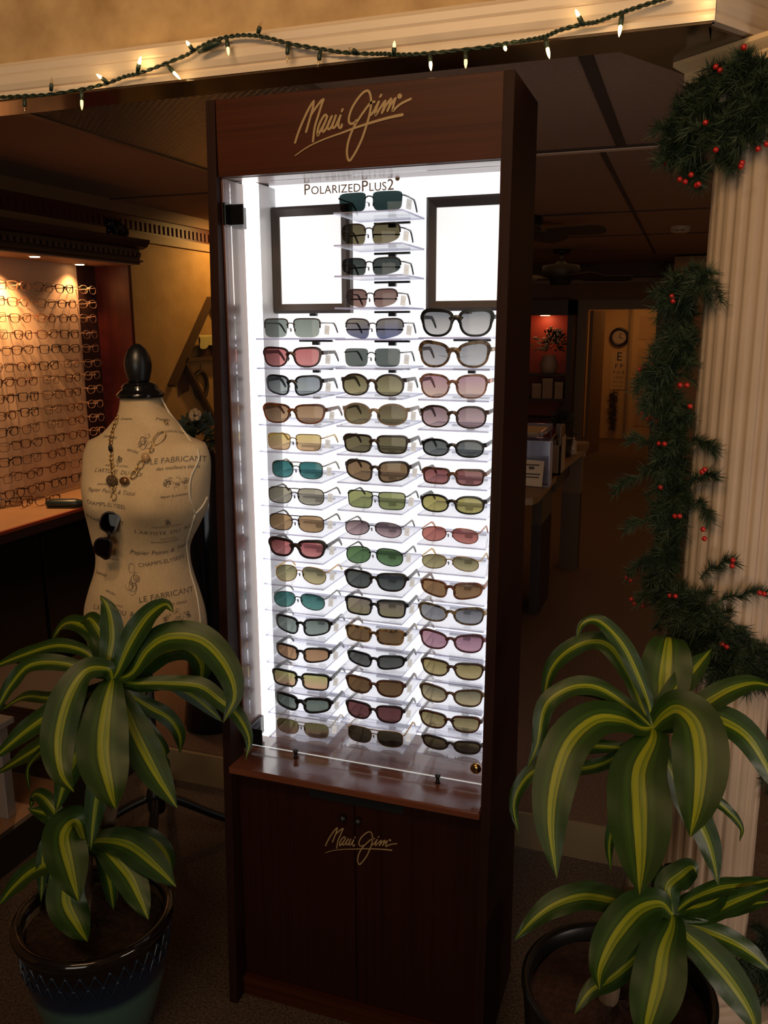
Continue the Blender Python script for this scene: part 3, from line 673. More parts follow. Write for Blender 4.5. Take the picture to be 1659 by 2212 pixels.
ST.build('twig', stem_m, GA); ST = MB()
X2 = lambda a, b_: (1300+a/3.457, 60+b_/3.457)
for root, tip in (((700,700),(560,760)),((650,860),(480,830)),((620,900),(500,1010)),((680,900),(660,1150)),((720,1000),(730,1190)),((900,500),(760,480)),((880,960),(960,1060)),((960,460),(870,350)),((1080,380),(1070,230)),((1100,500),(1230,600)),((1080,860),(1200,760)),((700,620),(640,560))):
    a = colpt(*X2(*root)); c = colpt(*X2(*tip), r=.13); tuft(a, (a+c)/2, 90); tuft((a+c)/2, c, 130)
    if False: pass
o = ND.build('needles', needle_m, GA); o['kind'] = 'stuff'
ST.build('twig', stem_m, GA)
for q in [X1(*v) for v in ((372,98),(378,124),(203,487),(232,478),(187,562),(416,570),(452,570),(468,682),(217,715),(238,745),(272,745),(291,762),(183,848),(303,880),(333,882),(532,1030),(546,1018),(388,1265),(413,1265),(538,1335),(545,1385),(696,1500),(692,1530),(127,1590),(153,1605),(157,1707),(174,1730),(215,1720),(217,1742),(360,1688),(391,1690),(838,1672),(862,1678),(638,1943),(662,1958),(312,1112))]+[X2(*v) for v in ((1062,145),(852,292),(885,318),(775,708),(852,912),(1168,905),(1232,870),(1040,1035),(1048,1010),(477,1012),(667,1098),(582,1132),(624,1150),(708,1176),(722,1168))]:
    MB().ball(colpt(*q, r=.165), .0052, 10, 8).build('berry', berry_m, GA, True)

# ------------------------------------------------------------------ potted corn plants
leaf_m, nt, bb = newmat('striped_leaf')
uvn = nt.nodes.new('ShaderNodeUVMap'); sx = nt.nodes.new('ShaderNodeSeparateXYZ'); nt.links.new(uvn.outputs[0], sx.inputs[0])
f = noise_fac(nt, 3.0, (30,.6,1), 3, 'UV'); mm = nt.nodes.new('ShaderNodeMath'); mm.operation = 'MULTIPLY_ADD'; mm.inputs[1].default_value = .16; nt.links.new(f, mm.inputs[0]); nt.links.new(sx.outputs['X'], mm.inputs[2])
g1, g2, ye = (.014,.042,.004), (.030,.078,.007), (.25,.28,.012)
nt.links.new(ramp(nt, mm.outputs[0], [(.30,g1),(.40,g2),(.455,g1),(.472,ye),(.545,(.13,.19,.010)),(.558,g2),(.572,ye),(.672,ye),(.69,g1),(.76,g2),(.86,g1)]), bb.inputs['Base Color'])
bb.inputs['Roughness'].default_value = .42; bb.inputs['Specular IOR Level'].default_value = .45
cane_m = M('cane_bark', (.10,.065,.038), .85, c2=(.18,.12,.075), scale=40, stretch=(1,1,.3), bump=.4)
soil_m = M('potting_soil', (.025,.012,.007), .95, c2=(.06,.03,.016), scale=70, bump=.8)
def leaf(root, pts, wpx, base, ox, oy, sc, D0, dts, face=.0):
    P2 = [(ox+a/sc, oy+b_/sc) for a,b_ in [base]+list(pts)]; m = len(P2)
    P = [atD(x,y,D0+dts*(i/(m-1))**1.2) for i,(x,y) in enumerate(P2)]
    nS = 26; C_ = spline(P, nS); wid = wpx/sc/FPX*D0
    L = sum((C_[i+1]-C_[i]).length for i in range(nS)); acc = 0
    rows = []; uv = []; prev = None; K = (-1,-.72,-.4,-.16,0,.16,.4,.72,1)
    for i in range(nS+1):
        if i: acc += (C_[i]-C_[i-1]).length
        s = acc/L; t = (C_[min(i+1,nS)]-C_[max(i-1,0)]).normalized()
        view = (CAM-C_[i]).normalized(); nrm = (view*.75+Vector((0,-.1,.6))).normalized()
        sd = t.cross(nrm)
        if sd.length < .05: sd = prev or t.orthogonal()
        sd.normalize()
        if prev is not None:
            if sd.dot(prev) < 0: sd = -sd
            sd = (sd*.45+prev*.55).normalized()
        prev = sd; nr = sd.cross(t).normalized()
        if nr.dot(view) < 0: nr = -nr
        w = wid/2*(min(1,(.30+.70*math.sin(min(1,s/.5)*PI/2))) if s < .5 else max(.01,(1-((s-.5)/.5)**2.3)))
        r = []
        for kk in K:
            r.append(C_[i]+sd*(w*kk)+nr*(w*.16*(abs(kk)-.4)+.0015*math.sin(s*23+kk*4)*abs(kk)))
            uv.append((kk*.5+.5, s))
        rows.append(r)
    b = MB().grid(rows); b.uv = uv
    o = b.build('leaf', leaf_m, root, True)
    return o
# left plant
PL = thing('potted_plant', 'striped corn plant in a glazed blue-green pot in front of the dress form', 'plant', (-.25,-.22,0))
OX,OY,SC = 0,1260,2.323
DB = depth(atY(241,1467,-.22)); DB2 = depth(atY(194,1832,-.24)); B0 = (565,480); B1 = (430,1320)
for pts, w, dt in (
 ([(480,450),(300,400),(150,410),(60,500),(0,600),(-40,680)],95,.02), ([(500,420),(420,340),(280,312),(120,358),(0,405),(-70,440)],85,.10),
 ([(520,400),(480,270),(400,205),(320,205),(255,290)],105,.12), ([(540,400),(515,280),(465,190),(430,180),(405,260)],100,.10),
 ([(480,540),(280,640),(130,740),(0,850),(-50,890)],125,.0), ([(420,560),(250,575),(120,570),(0,640)],75,.16), ([(480,580),(250,780),(100,880),(-30,960)],120,.2),
 ([(690,440),(800,345),(930,320),(1010,400),(1005,520)],180,.16), ([(660,560),(750,620),(850,680),(900,760),(905,850)],95,.12), ([(690,520),(840,500),(960,560),(1060,640),(1120,700)],90,.10),
 ([(660,440),(760,330),(840,290),(720,380),(680,480)],60,.1),
 ([(640,440),(720,310),(820,245),(900,215)],110,.03), ([(660,500),(830,500),(1000,515),(1100,585),(1190,660),(1250,780),(1232,890)],95,-.04),
 ([(545,400),(563,260),(545,130),(503,60)],118,.02), ([(660,450),(740,330),(850,265),(1010,285),(1130,410),(1178,560),(1120,700)],165,-.06),
 ([(590,440),(650,300),(740,165),(830,105),(872,150)],125,-.05),
 ([(470,700),(400,830),(330,980),(280,1150)],150,.05), ([(560,760),(500,1000),(470,1180),(455,1340)],130,.02), ([(400,640),(300,780),(200,850),(140,930),(148,1045)],55,.12),
 ([(640,660),(700,800),(790,970),(890,1130)],170,-.05), ([(800,800),(830,900),(850,1000)],60,.15),
 ([(555,520),(530,650),(515,850),(550,1030),(580,1135)],245,-.16), ([(540,430),(430,440),(340,580),(290,780),(305,950),(372,1050)],175,-.15)):
    leaf(PL, pts, w, B0, OX, OY, SC, DB, dt)
for pts, w, dt in (
 ([(340,1380),(180,1430),(70,1520),(-10,1620)],115,.03), ([(330,1240),(250,1165),(140,1130)],100,.05), ([(300,1180),(225,1080),(170,1060),(155,1130)],85,.08),
 ([(300,1270),(225,1330),(205,1600)],70,.02), ([(380,1400),(260,1450),(265,1560)],70,.03), ([(500,1370),(545,1480),(570,1640)],80,.05), ([(560,1280),(740,1280),(830,1350),(865,1470)],110,.1),
 ([(500,1290),(640,1310),(770,1410),(885,1525)],160,-.03), ([(520,1330),(640,1460),(700,1580),(745,1690)],155,-.08), ([(360,1420),(330,1590),(390,1720),(440,1800)],185,-.10), ([(380,1200),(320,1270),(350,1430),(395,1600)],205,-.15)):
    leaf(PL, pts, w, B1, OX, OY, SC, DB2, dt)
PCX,PCY,PR = -.25,-.22,.172
def soil(x,y,r,z,root): 
    g = [[Vector((x+math.cos(a)*r*q, y+math.sin(a)*r*q, z+.004*math.sin(a*5+q*9))) for a in [2*PI*k/40 for k in range(41)]] for q in (0,.3,.6,.85,1)]
    MB().grid(g).build('soil', soil_m, root, True)
top = atD(OX+B0[0]/SC, OY+(B0[1]+60)/SC, DB)
sp_ = atZ(243,1942,.26)
MB().tube(spline([(sp_.x,sp_.y,.24),(sp_.x+.004,sp_.y-.01,.42),(top.x,top.y,.68),(top.x,top.y,top.z-.02)],24), .0155, 12).build('cane', cane_m, PL, True)
t2 = atD(OX+B1[0]/SC, OY+B1[1]/SC, DB2)
MB().tube(spline([(PCX-.02,PCY-.03,.24),(t2.x-.01,t2.y,.36),(t2.x,t2.y,t2.z-.015)],16), .014, 12).build('cane', cane_m, PL, True)
soil(PCX,PCY,PR*.86,.262,PL)
pot_dark = M('dark_brown_glaze', (.010,.006,.005), .08, coat=.6)
pot_m, nt, bb = newmat('blue_green_glaze')
tc = nt.nodes.new('ShaderNodeTexCoord'); sx = nt.nodes.new('ShaderNodeSeparateXYZ'); nt.links.new(tc.outputs['Generated'], sx.inputs[0])
nt.links.new(ramp(nt, sx.outputs['Z'], [(.0,(.045,.095,.075)),(.52,(.05,.11,.088)),(.60,(.008,.018,.038)),(.80,(.006,.010,.022)),(.86,(.008,.005,.004))]), bb.inputs['Base Color'])
bb.inputs['Roughness'].default_value = .16; bb.inputs['Coat Weight'].default_value = .5
MB().lathe([(.105,0),(.118,.02),(.135,.08),(.15,.14),(.160,.19),(.164,.23),(.165,.268),(.165,.276),(.150,.276),(.149,.24)], (PCX,PCY,0), 64).build('pot', pot_m, PL, True)
b = MB().lathe([(.160,.262),(.168,.268),(.176,.277),(.179,.288),(.176,.297),(.166,.301),(.157,.297),(.153,.285),(.152,.255)], (PCX,PCY,0), 72, False); b.build('pot_rim', pot_dark, PL, True)
b = MB(); nl = 34
for k in range(nl):
    for sgn in (1,-1):
        for tt in range(2):
            P = []
            for i in range(7):
                u = i/6; a = 2*PI*(k+sgn*(u*.5+tt*.5))/nl; z = .256-.060*(u*.5+tt*.5)-.0; r = .1655-(.256-z)*.055
                P.append((PCX+math.cos(a)*r, PCY+math.sin(a)*r, z))
            b.tube(P, .0021, 5)
b.build('lattice_band', M('blue_lattice_glaze', (.010,.020,.040), .1, coat=.6), PL, True)
# right plant
QX,QY,QR,QZ = .895,-.17,.178,.385
PR2 = thing('potted_plant', 'large striped corn plant in a plain black pot beside the fluted column', 'plant', (QX,QY,0))
OX,OY,SC = 1080,1300,2.425
D1 = depth(atY(1406,1560,-.18)); D2 = depth(atY(1451,1968,-.18)); B0 = (800,660); B1 = (905,1640)
for pts, w, dt in (
 ([(850,520),(865,400),(880,260),(886,190),(890,205)],270,.10), ([(740,540),(680,380),(580,235),(480,205),(350,260),(260,370),(222,560)],120,.10), ([(700,600),(560,490),(440,460),(320,470),(250,560),(260,620)],90,.14),
 ([(780,540),(720,380),(640,220),(520,100),(430,115),(400,205)],95,.02), ([(700,570),(540,460),(410,440),(290,490),(228,570),(195,750),(140,880)],110,.0),
 ([(880,520),(960,420),(1050,315),(1110,245)],130,.05), ([(920,600),(1060,540),(1200,460),(1330,425),(1450,450)],135,.02), ([(930,640),(1050,600),(1160,620),(1290,700),(1390,850),(1450,1010)],175,-.02),
 ([(700,760),(440,760),(240,850),(130,930),(72,1060),(100,1222)],95,.02), ([(560,840),(300,900),(215,1000),(230,1060)],80,.08), ([(760,800),(640,1050),(575,1250),(580,1420)],70,.06),
 ([(860,800),(960,1000),(1090,1250),(1145,1490)],150,-.03), ([(900,820),(1060,980),(1180,1080),(1265,1180),(1255,1255)],75,.04),
 ([(800,720),(730,880),(730,1100),(735,1330),(730,1535)],305,-.20), ([(740,660),(640,615),(500,615),(360,740),(285,950),(265,1180),(298,1450)],225,-.15), ([(850,600),(930,560),(1020,640),(1050,820),(1035,1050),(995,1235)],270,-.18)):
    leaf(PR2, pts, w, B0, OX, OY, SC, D1, dt)
for pts, w, dt in (
 ([(980,1600),(1090,1570),(1200,1510)],150,.05), ([(1040,1650),(1250,1560),(1430,1490)],120,.06), ([(1060,1630),(1250,1590),(1420,1570)],110,.08), ([(880,1500),(950,1430),(1010,1390),(1030,1440)],150,.02), ([(870,1560),(870,1480),(900,1400),(860,1380)],150,.08),
 ([(780,1590),(620,1570),(450,1540),(300,1580),(180,1660),(75,1775)],150,.0), ([(960,1680),(1150,1750),(1300,1830),(1440,1950)],125,.0), ([(1000,1560),(1150,1500),(1300,1480),(1450,1450)],100,.1),
 ([(780,1800),(600,1960),(470,2040),(390,2160)],125,-.04), ([(960,1730),(1070,1830),(1200,1980),(1310,2150),(1350,2290)],190,-.08), ([(840,1580),(720,1620),(600,1760),(525,1920),(520,2035)],215,-.13), ([(900,1700),(860,1820),(830,1990),(780,2180),(750,2330)],260,-.14)):
    leaf(PR2, pts, w, B1, OX, OY, SC, D2, dt)
potb = M('black_pot_glaze', (.006,.006,.006), .3)
MB().lathe([(.12,0),(.135,.02),(.155,.15),(.168,.28),(.174,.36),(.178,QZ-.008),(.178,QZ),(.170,QZ+.003),(.163,QZ-.004),(.160,QZ-.03)], (QX,QY,0), 64, False).build('pot', potb, PR2, True)
soil(QX,QY,.162,QZ-.035,PR2); PR2.children[-1].data.materials[0] = M('reddish_soil', (.03,.011,.006), .95, c2=(.055,.02,.011), scale=60, bump=.6)
MB().lathe([(.12,.0),(.12,.002)], (QX,QY,0), 32).build('pot_base', potb, PR2)
top = atD(OX+B0[0]/SC, OY+(B0[1]+40)/SC, D1); q = atZ(1312,2160,QZ-.035)
MB().tube(spline([(q.x,q.y,QZ-.05),(q.x+.012,q.y+.01,.45),(top.x-.01,top.y,.65),(top.x,top.y,top.z-.03)],20), .018, 12).build('cane', cane_m, PR2, True)
t2 = atD(OX+B1[0]/SC, OY+B1[1]/SC, D2)
MB().tube(spline([(QX+.03,QY+.02,QZ-.05),(t2.x,t2.y,.47),(t2.x,t2.y,t2.z-.02)],16), .016, 12).build('cane', cane_m, PR2, True)
# ------------------------------------------------------------------ dress form
MY = .45
linen, nt, bb = newmat('printed_linen')
f = noise_fac(nt, 220, (1,1,.25), 3); f2 = noise_fac(nt, 4, (1,1,1), 3)
mxx = nt.nodes.new('ShaderNodeMath'); mxx.operation = 'MULTIPLY_ADD'; mxx.inputs[1].default_value = .35; nt.links.new(f, mxx.inputs[0]); nt.links.new(f2, mxx.inputs[2])
nt.links.new(ramp(nt, mxx.outputs[0], [(.45,(.44,.31,.175)),(.85,(.63,.47,.28))]), bb.inputs['Base Color']); bb.inputs['Roughness'].default_value = .9
_bump(nt, bb, f, .15, .002)
ms = atY(318,960,MY); mw = atY(310,1196,MY); mh = atY(316,1335,MY); mn = atY(305,880,MY)
DF = thing('dress_form', 'cream printed linen dress form with black finial on a black tripod stand', 'dress form', (mw.x,MY,0))
# z, centre x, half width, half depth, forward shift
zt, zs_, zw, zh = atY(305,862,MY).z, ms.z, mw.z, mh.z
RG = [(zt+.004,mn.x,.055,.054,.0),(zt-.02,mn.x,.058,.056,.0),(zt-.045,mn.x+.008,.076,.064,.0),(zt-.066,mn.x+.010,.098,.070,.0),(zt-.106,mn.x+.006,.136,.080,-.004),(zs_+.016,ms.x,.176,.088,-.007),(zs_-.025,ms.x,.196,.098,-.014),
      (zs_-.07,ms.x,.197,.110,-.022),(zs_-.12,ms.x-.002,.193,.124,-.030),(zs_-.17,ms.x-.004,.186,.126,-.030),(zs_-.22,(ms.x*.5+mw.x*.5),.172,.116,-.020),(zw+.04,mw.x,.152,.102,-.010),(zw,mw.x,.144,.099,-.006),(zw-.05,mw.x,.150,.106,-.006),
      (zw-.11,(mw.x+mh.x)/2,.170,.118,-.008),(zh+.03,mh.x,.187,.128,-.008),(zh-.03,mh.x,.190,.130,-.006),(zh-.075,mh.x,.186,.128,-.004),(zh-.085,mh.x,.17,.115,-.004)]
zz = [r[0] for r in RG]
def body_ring(z):
    for i in range(len(RG)-1):
        if RG[i][0] >= z >= RG[i+1][0]:
            u = (RG[i][0]-z)/(RG[i][0]-RG[i+1][0]); break
    P = [Vector((*r[1:4],)) for r in RG]; Q = [r[4] for r in RG]
    def cr(f):
        a = f(max(i-1,0)); b = f(i); c = f(i+1); d = f(min(i+2,len(RG)-1))
        return .5*((2*b)+(c-a)*u+(2*a-5*b+4*c-d)*u*u+(3*b-a-3*c+d)*u**3)
    cx, a, b = (cr(lambda k, j=j: RG[k][j]) for j in (1,2,3)); s = cr(lambda k: RG[k][4])
    out = []
    for k in range(72):
        t = 2*PI*k/72; c, sn = math.cos(t), math.sin(t)
        e = 2/2.25
        x = math.copysign(abs(c)**e,c)*a; y = math.copysign(abs(sn)**e,sn)*b
        bust = math.exp(-((z-(zs_-.15))/.055)**2)*.022*(math.exp(-((abs(x)-.085)/.05)**2)) if sn < 0 else 0
        out.append(Vector((cx+x, MY+s*.6+y-bust, z)))
    return out
nz = 60; rr = [body_ring(RG[0][0]-(RG[0][0]-RG[-1][0])*i/nz) for i in range(nz+1)]
BB = MB().rings(rr); torso = BB.build('torso', linen, DF, True)
bvh = BVHTree.FromPolygons([tuple(v) for v in BB.v], BB.f)
def hit(px, py, off=.002):
    d = ray(px,py).normalized(); h = bvh.ray_cast(CAM, d)
    if h[0] is None:
        h = bvh.find_nearest(atY(px,py,MY-.05))
    nrm = h[1]; nrm = nrm if nrm.dot(d) < 0 else -nrm
    return h[0]+nrm*off, nrm
ink = M('faded_print', (.13,.10,.075), .9)
def stamp(txt, px, py, size, rot=0, shear=0, arch=0):
    c, nrm = hit(px,py,0); hx = Vector((-nrm.y,nrm.x,0)).normalized()
    if hx.x < 0: hx = -hx
    up = Vector((0,0,1)); vs, fs = text_mesh(txt, size*.88, 0, shear)
    put(vs, fs, c, nrm, hx, up, rot, arch)
PB = None
def put(vs, fs, c, nrm, hx, up, rot=0, arch=0):
    out = []; cr, sr = math.cos(R(rot)), math.sin(R(rot))
    for v in vs:
        x, z = v.x*cr-v.y*sr, v.x*sr+v.y*cr; z -= arch*x*x
        o = c+hx*x+up*z+nrm*.12; h = bvh.ray_cast(o, -nrm, .3)
        p = h[0]+h[1]*.0009 if h[0] is not None and (h[1].dot(nrm) > 0) else (h[0]-h[1]*.0009 if h[0] is not None else c+hx*x+up*z)
        out.append(p)
    if PB is not None: PB.add(out, fs)
    else: MB().add(out, fs).build('fabric_print', ink, DF)
def swirl(px, py, r):
    c, nrm = hit(px,py,0); hx = Vector((-nrm.y,nrm.x,0)).normalized(); hx = -hx if hx.x < 0 else hx
    q_ = random.Random(int(px))
    for k in range(9):
        a0 = q_.uniform(0,6.28); ccx = q_.uniform(-.45,.45)*r; ccz = q_.uniform(-.75,.75)*r; rk = r*q_.uniform(.28,.6); P = []
        for i in range(22):
            t = i/21; q = a0+t*6.6; rad = rk*(1-.75*t); P.append(Vector((ccx+math.cos(q)*rad*.75+.3*rk*t, ccz+math.sin(q)*rad*1.25, 0)))
        vs = []; fs = []
        for i,p in enumerate(P):
            t = (P[min(i+1,21)]-P[max(i-1,0)]).normalized(); s = Vector((-t.y,t.x,0))*(.0003+.0005*math.sin(i/21*PI)); vs += [p-s,p+s]
            if i: fs.append((2*i-2,2*i,2*i+1,2*i-1))
        put(vs, fs, c, nrm, hx, Vector((0,0,1)))
def crest(px, py, r, n=40, seed=1):
    q = random.Random(seed); c, nrm = hit(px,py,0); hx = Vector((-nrm.y,nrm.x,0)).normalized(); hx = -hx if hx.x < 0 else hx
    vs = []; fs = []
    for k in range(n):
        x = q.uniform(-1,1); z = q.uniform(-1.0,.55)*(1-abs(x)*.75); w = .0035*(.5+q.random()); a = q.random()*6.28; m = len(vs)
        for j in range(9):
            t = j/8*4.4; p = Vector((x*r*1.25+math.cos(a+t)*w, z*r+math.sin(a+t)*w, 0)); nn = Vector((math.cos(a+t),math.sin(a+t),0))*.0005; vs += [p-nn,p+nn]
            if j: fs.append((m+2*j-2,m+2*j,m+2*j+1,m+2*j-1))
    put(vs, fs, c, nrm, hx, Vector((0,0,1)))
for a in (("L'ARTISTE  DU  ROI",252,1024,.021,-3,.2),('FABRIQUE DE LETTRES',251,1008,.0085,0,.1),('PARIS',238,1040,.008,0,0),('GRACIEUX LIVRES',233,1048,.010,2,.1),('Papier Peints & Tissus',240,1066,.020,-4,.25),('CHAMPS-ELYSEES',228,1094,.018,-4,0),
          ('LE FABRICANT',384,998,.026,3,.15),('des meilleurs tissus',384,1013,.017,3,.25),('depuis le premier',376,1073,.012,4,.2),('LE FABRICANT',222,1128,.024,-4,.1),('des meilleurs tissus',235,1146,.011,-2,.2),
          ("L'ARTISTE  DU  ROI",358,1154,.022,4,.1),('FABRIQUE DE LETTRES',360,1139,.009,4,.1),('RUE DE RIVOLI',365,1164,.008,4,0),('FRANCOIS LIVRES',357,1172,.011,5,0),('Papier Peints & Tissus',352,1196,.022,6,.25),('CHAMPS-ELYSEES',350,1218,.019,7,0),
          ('tout le monde',240,1208,.011,-3,.2),('Lonvives',217,1242,.018,-2,.3),('Lonvives',236,946,.018,-3,.3),('Papier',352,908,.020,-14,.2),('CHAMPS-ELYSEES',374,934,.013,-10,0),
          ('LE FABRICANT',363,1290,.027,5,.1),('des meilleurs tissus',362,1310,.016,5,.25),("L'ATISTE  DU  ROI",248,1326,.024,-3,.1),('FABRIQUE DE LETTRES',240,1308,.009,-2,.1),('Comptee',272,907,.012,3,.2)):
    stamp(*a)
for a in (('EPICERIE',286,977,.011),('EPICERIE',238,1282,.011)): stamp(a[0],a[1],a[2],a[3],-12,0,2.0)
for f_, a_ in ((swirl,(315,948,.032)),(swirl,(287,1250,.036)),(swirl,(258,994,.012)),(swirl,(362,1128,.012)),(crest,(384,1040,.028)),(crest,(384,1330,.030,40,2))):
    PB = MB(); f_(*a_); PB.build('printed_emblem', ink, DF)
PB = None
rope = M('seam_piping', (.62,.55,.42), .8)
Y3 = lambda a, b_: (150+a/3.253, 720+b_/3.253)
b = MB()
for s in (((978,785),(905,890),(852,1010),(842,1130),(880,1268)),((880,1268),(930,1215),(965,1150)),((880,1268),(835,1420),(820,1500),(848,1680),(890,1830),(915,2000),(918,2100)),((640,450),(700,560),(800,690),(978,785))):
    b.tube(spline([hit(*Y3(*q),.0015)[0] for q in s],24), .0028, 6)
b.build('seam_piping', rope, DF, True)
b = MB(); zc_ = zt+.004
b.lathe([(.054,zc_),(.064,zc_+.002),(.066,zc_+.010),(.058,zc_+.018),(.050,zc_+.024),(.050,zc_+.032),(.042,zc_+.040),(.030,zc_+.044)], (mn.x,MY,0), 40); b.build('neck_cap', blackg, DF, True)
zf0 = zc_+.042; hf = atY(297,742,MY).z-zf0
b = MB(); b.lathe([(.026,zf0),(.030,zf0+.08*hf),(.036,zf0+.3*hf),(.038,zf0+.48*hf),(.034,zf0+.68*hf),(.024,zf0+.86*hf),(.011,zf0+.97*hf),(.002,zf0+hf)], (mn.x-.002,MY,0), 32); b.build('finial', black, DF, True)
pp = atY(334,1600,MY+.01)
PX = mh.x+.0
MB().lathe([(.0135,.10),(.0135,zh-.085)], (pp.x,MY,0), 16).build('pole', black, DF, True)
MB().lathe([(.024,.10),(.028,.11),(.028,.17),(.018,.185)], (pp.x,MY,0), 20).build('hub', black, DF, True)
for ang in (-62,28,118,208):
    a = R(ang); d = Vector((math.cos(a),math.sin(a),0)); base = Vector((pp.x,MY,0))
    r_ = .32
    lg = spline([base+d*.02+Vector((0,0,.15)), base+d*.08+Vector((0,0,.125)), base+d*.2+Vector((0,0,.06)), base+d*r_+Vector((0,0,.026))],12)
    MB().tube(lg, [.014]*6+[.013]*5+[.016]*2, 8).ball(base+d*r_+Vector((0,0,.020)), .019, 10, 8, (1.1,1.1,1)).build('leg', black, DF, True)
# necklace
NK = thing('necklace', 'gold link chain necklace with dark beads on the dress form', 'necklace', tuple(hit(260,1040,.01)[0]))
b = MB()
def link(c, nrm, t, rl, rw_, wr=.0014):
    t = (t-nrm*t.dot(nrm)).normalized(); s = nrm.cross(t)
    b.tube([c+t*(math.cos(q)*rl)+s*(math.sin(q)*rw_) for q in [2*PI*k/16 for k in range(16)]], wr, 6, True)
def strand(pts, sizes):
    P = spline([hit(*Y3(*q),.005)[0] for q in pts], 200); L = [0]
    for i in range(200): L.append(L[-1]+(P[i+1]-P[i]).length)
    s = 0; i = 0; k = 0
    while True:
        r = sizes[k%len(sizes)]; 
        if s+2*r > L[-1]: break
        while i < 200 and L[i] < s+r: i += 1
        h = bvh.find_nearest(P[i]); link(P[i], (P[i]-h[0]).normalized(), P[min(i+2,200)]-P[max(i-2,0)], r, r*.72); s += 2*r*.86; k += 1
strand([(350,580),(310,690),(297,770),(305,800)], [.006,.009,.007]); strand([(305,835),(300,880),(308,960),(308,1010)], [.006,.008,.006])
strand([(720,520),(738,590),(690,650)], [.006,.007]); strand([(690,650),(665,680)], [.010]); strand([(590,800),(560,850)], [.008]); strand([(520,900),(455,1000),(420,1020)], [.012,.007]); strand([(360,1080),(345,1110)], [.010])
strand([(318,1065),(318,1115)], [.008]); strand([(318,1120),(312,1200)], [.011])
for a, bq, r in (((665,700),(595,790),.021),):
    A, n1 = hit(*Y3(*a),.005); Bp, _ = hit(*Y3(*bq),.005); link((A+Bp)/2, n1, Bp-A, (Bp-A).length*.5, .012, .0013)
b.build('chain', goldm, NK, True)
for q, r, sc_, m in (((305,812),.0085,(.7,.7,1.3),blackg),((312,1043),.0165,(1,.8,1),M('dark_filigree_bead', (.05,.035,.03), .4, .5, c2=(.3,.2,.1), scale=260, bump=.8)),((400,1045),.0115,(1.3,.8,1),M('bronze_bead', (.20,.10,.045), .3, .6)),((545,878),.012,(1,.7,1.1),M('amber_bead', (.45,.28,.14), .12))):
    MB().ball(hit(*Y3(*q),.010)[0], r, 16, 10, sc_).build('bead', m, NK, True)
# the sunglasses hanging from the necklace
hc, hn = hit(243,1142,.030)
SG = thing('sunglasses', 'dark tortoiseshell sunglasses hanging upright from the gold necklace', 'sunglasses', hc, (0,0,0))
make_glasses(SG, .128, .050, 'wayf', 'full', fm((40,24,18),(22,14,12)), None, lens_mat((34,24,20),(24,17,15),(1,1,1),.35), .0036, .016, 0, .035, .008)
xa = Vector((-.30,-.10,-1)).normalized(); ya = (Vector((-.30,.95,0))-xa*Vector((-.30,.95,0)).dot(xa)).normalized(); za = xa.cross(ya)
mt = Matrix((xa,ya,za)).transposed(); SG.rotation_euler = mt.to_euler(); SG.location = hc-za*.025+Vector((0,-.004,0))

# ------------------------------------------------------------------ lit eyeglass wall on the left
AL = thing('optical_wall_display', 'lit wooden wall unit with rows of eyeglass frames on the left', 'display', (-1.8,1.2,ZR))
peach = M('peach_backdrop', (.62,.42,.27), .7, c2=(.68,.47,.31), scale=3)
dkred = M('dark_red_wood', (.10,.014,.009), .35, c2=(.07,.010,.007), scale=8, stretch=(4,4,.3))
dkwood = M('dark_cornice_wood', (.035,.014,.009), .45); ebony = M('black_lacquer', (.006,.005,.005), .2)
zs, zc0 = 1.905, .80
MB().box((XL,.2,zc0),(XL+.02,2.06,zs)).build('back_panel', peach, AL)
MB().box((XL,2.06,zc0),(XL+.022,2.20,zs)).build('end_post', dkwood, AL)
MB().box((XL,2.20,zc0),(-1.775,2.225,zs)).build('end_panel', dkred, AL)
MB().box((XL,.2,zs),(-1.735,2.25,2.0)).build('cornice', dkwood, AL)
b = MB(); b.box((-1.735,.2,zs+.012),(-1.722,2.258,1.925))
for i in range(52): y = .25+i*.0385; b.box((-1.735,y,1.94),(-1.715,y+.02,1.962))
b.build('dentils', M('dentil_wood', (.05,.022,.014), .45), AL)
b = MB(); b.rings([[Vector((x,y,z)) for x,z in ((XL,1.98),(-1.73,1.98),(-1.705,1.99),(-1.69,2.01),(-1.685,2.025),(XL,2.025))] for y in (.2,2.275)]); b.build('crown', dkwood, AL)
MB().box((XL+.021,.2,zs-.006),(-1.738,2.2,zs-.0005)).build('soffit_panel', M('soffit_paint', (.40,.24,.14), .6), AL)
MB().box((XL,.2,zc0-.03),(-1.60,2.26,zc0)).build('counter', M('counter_wood', (.36,.20,.10), .35, c2=(.42,.24,.12), scale=6), AL)
MB().box((-1.60,.2,zc0-.012),(-1.585,2.27,zc0+.001)).build('counter_edge', M('red_edge', (.30,.06,.03), .25), AL)
MB().box((-1.60,.2,zc0-.05),(-1.59,2.27,zc0-.012)).build('counter_apron', dkwood, AL)
MB().box((XL,.2,ZR),(-1.63,2.25,zc0-.03)).build('base_cabinet', ebony, AL)
for i in range(4):
    d = MB().box((-1.632,.25+i*.5,ZR+.06),(-1.615,.73+i*.5,zc0-.06)).build('door', ebony, AL, bevel=.002)
    y = .69+i*.5 if i%2 == 0 else .29+i*.5
    MB().tube([(-1.612,y,.50),(-1.596,y,.51),(-1.596,y,.60),(-1.612,y,.61)], .004, 8).build('handle', silver, d, True)
dlit = M('lit_downlight', (1,.8,.5), .5, emit=14, ecol=(1,.62,.30)); dring = M('downlight_ring', (.6,.4,.25), .35, .5)
dls = []
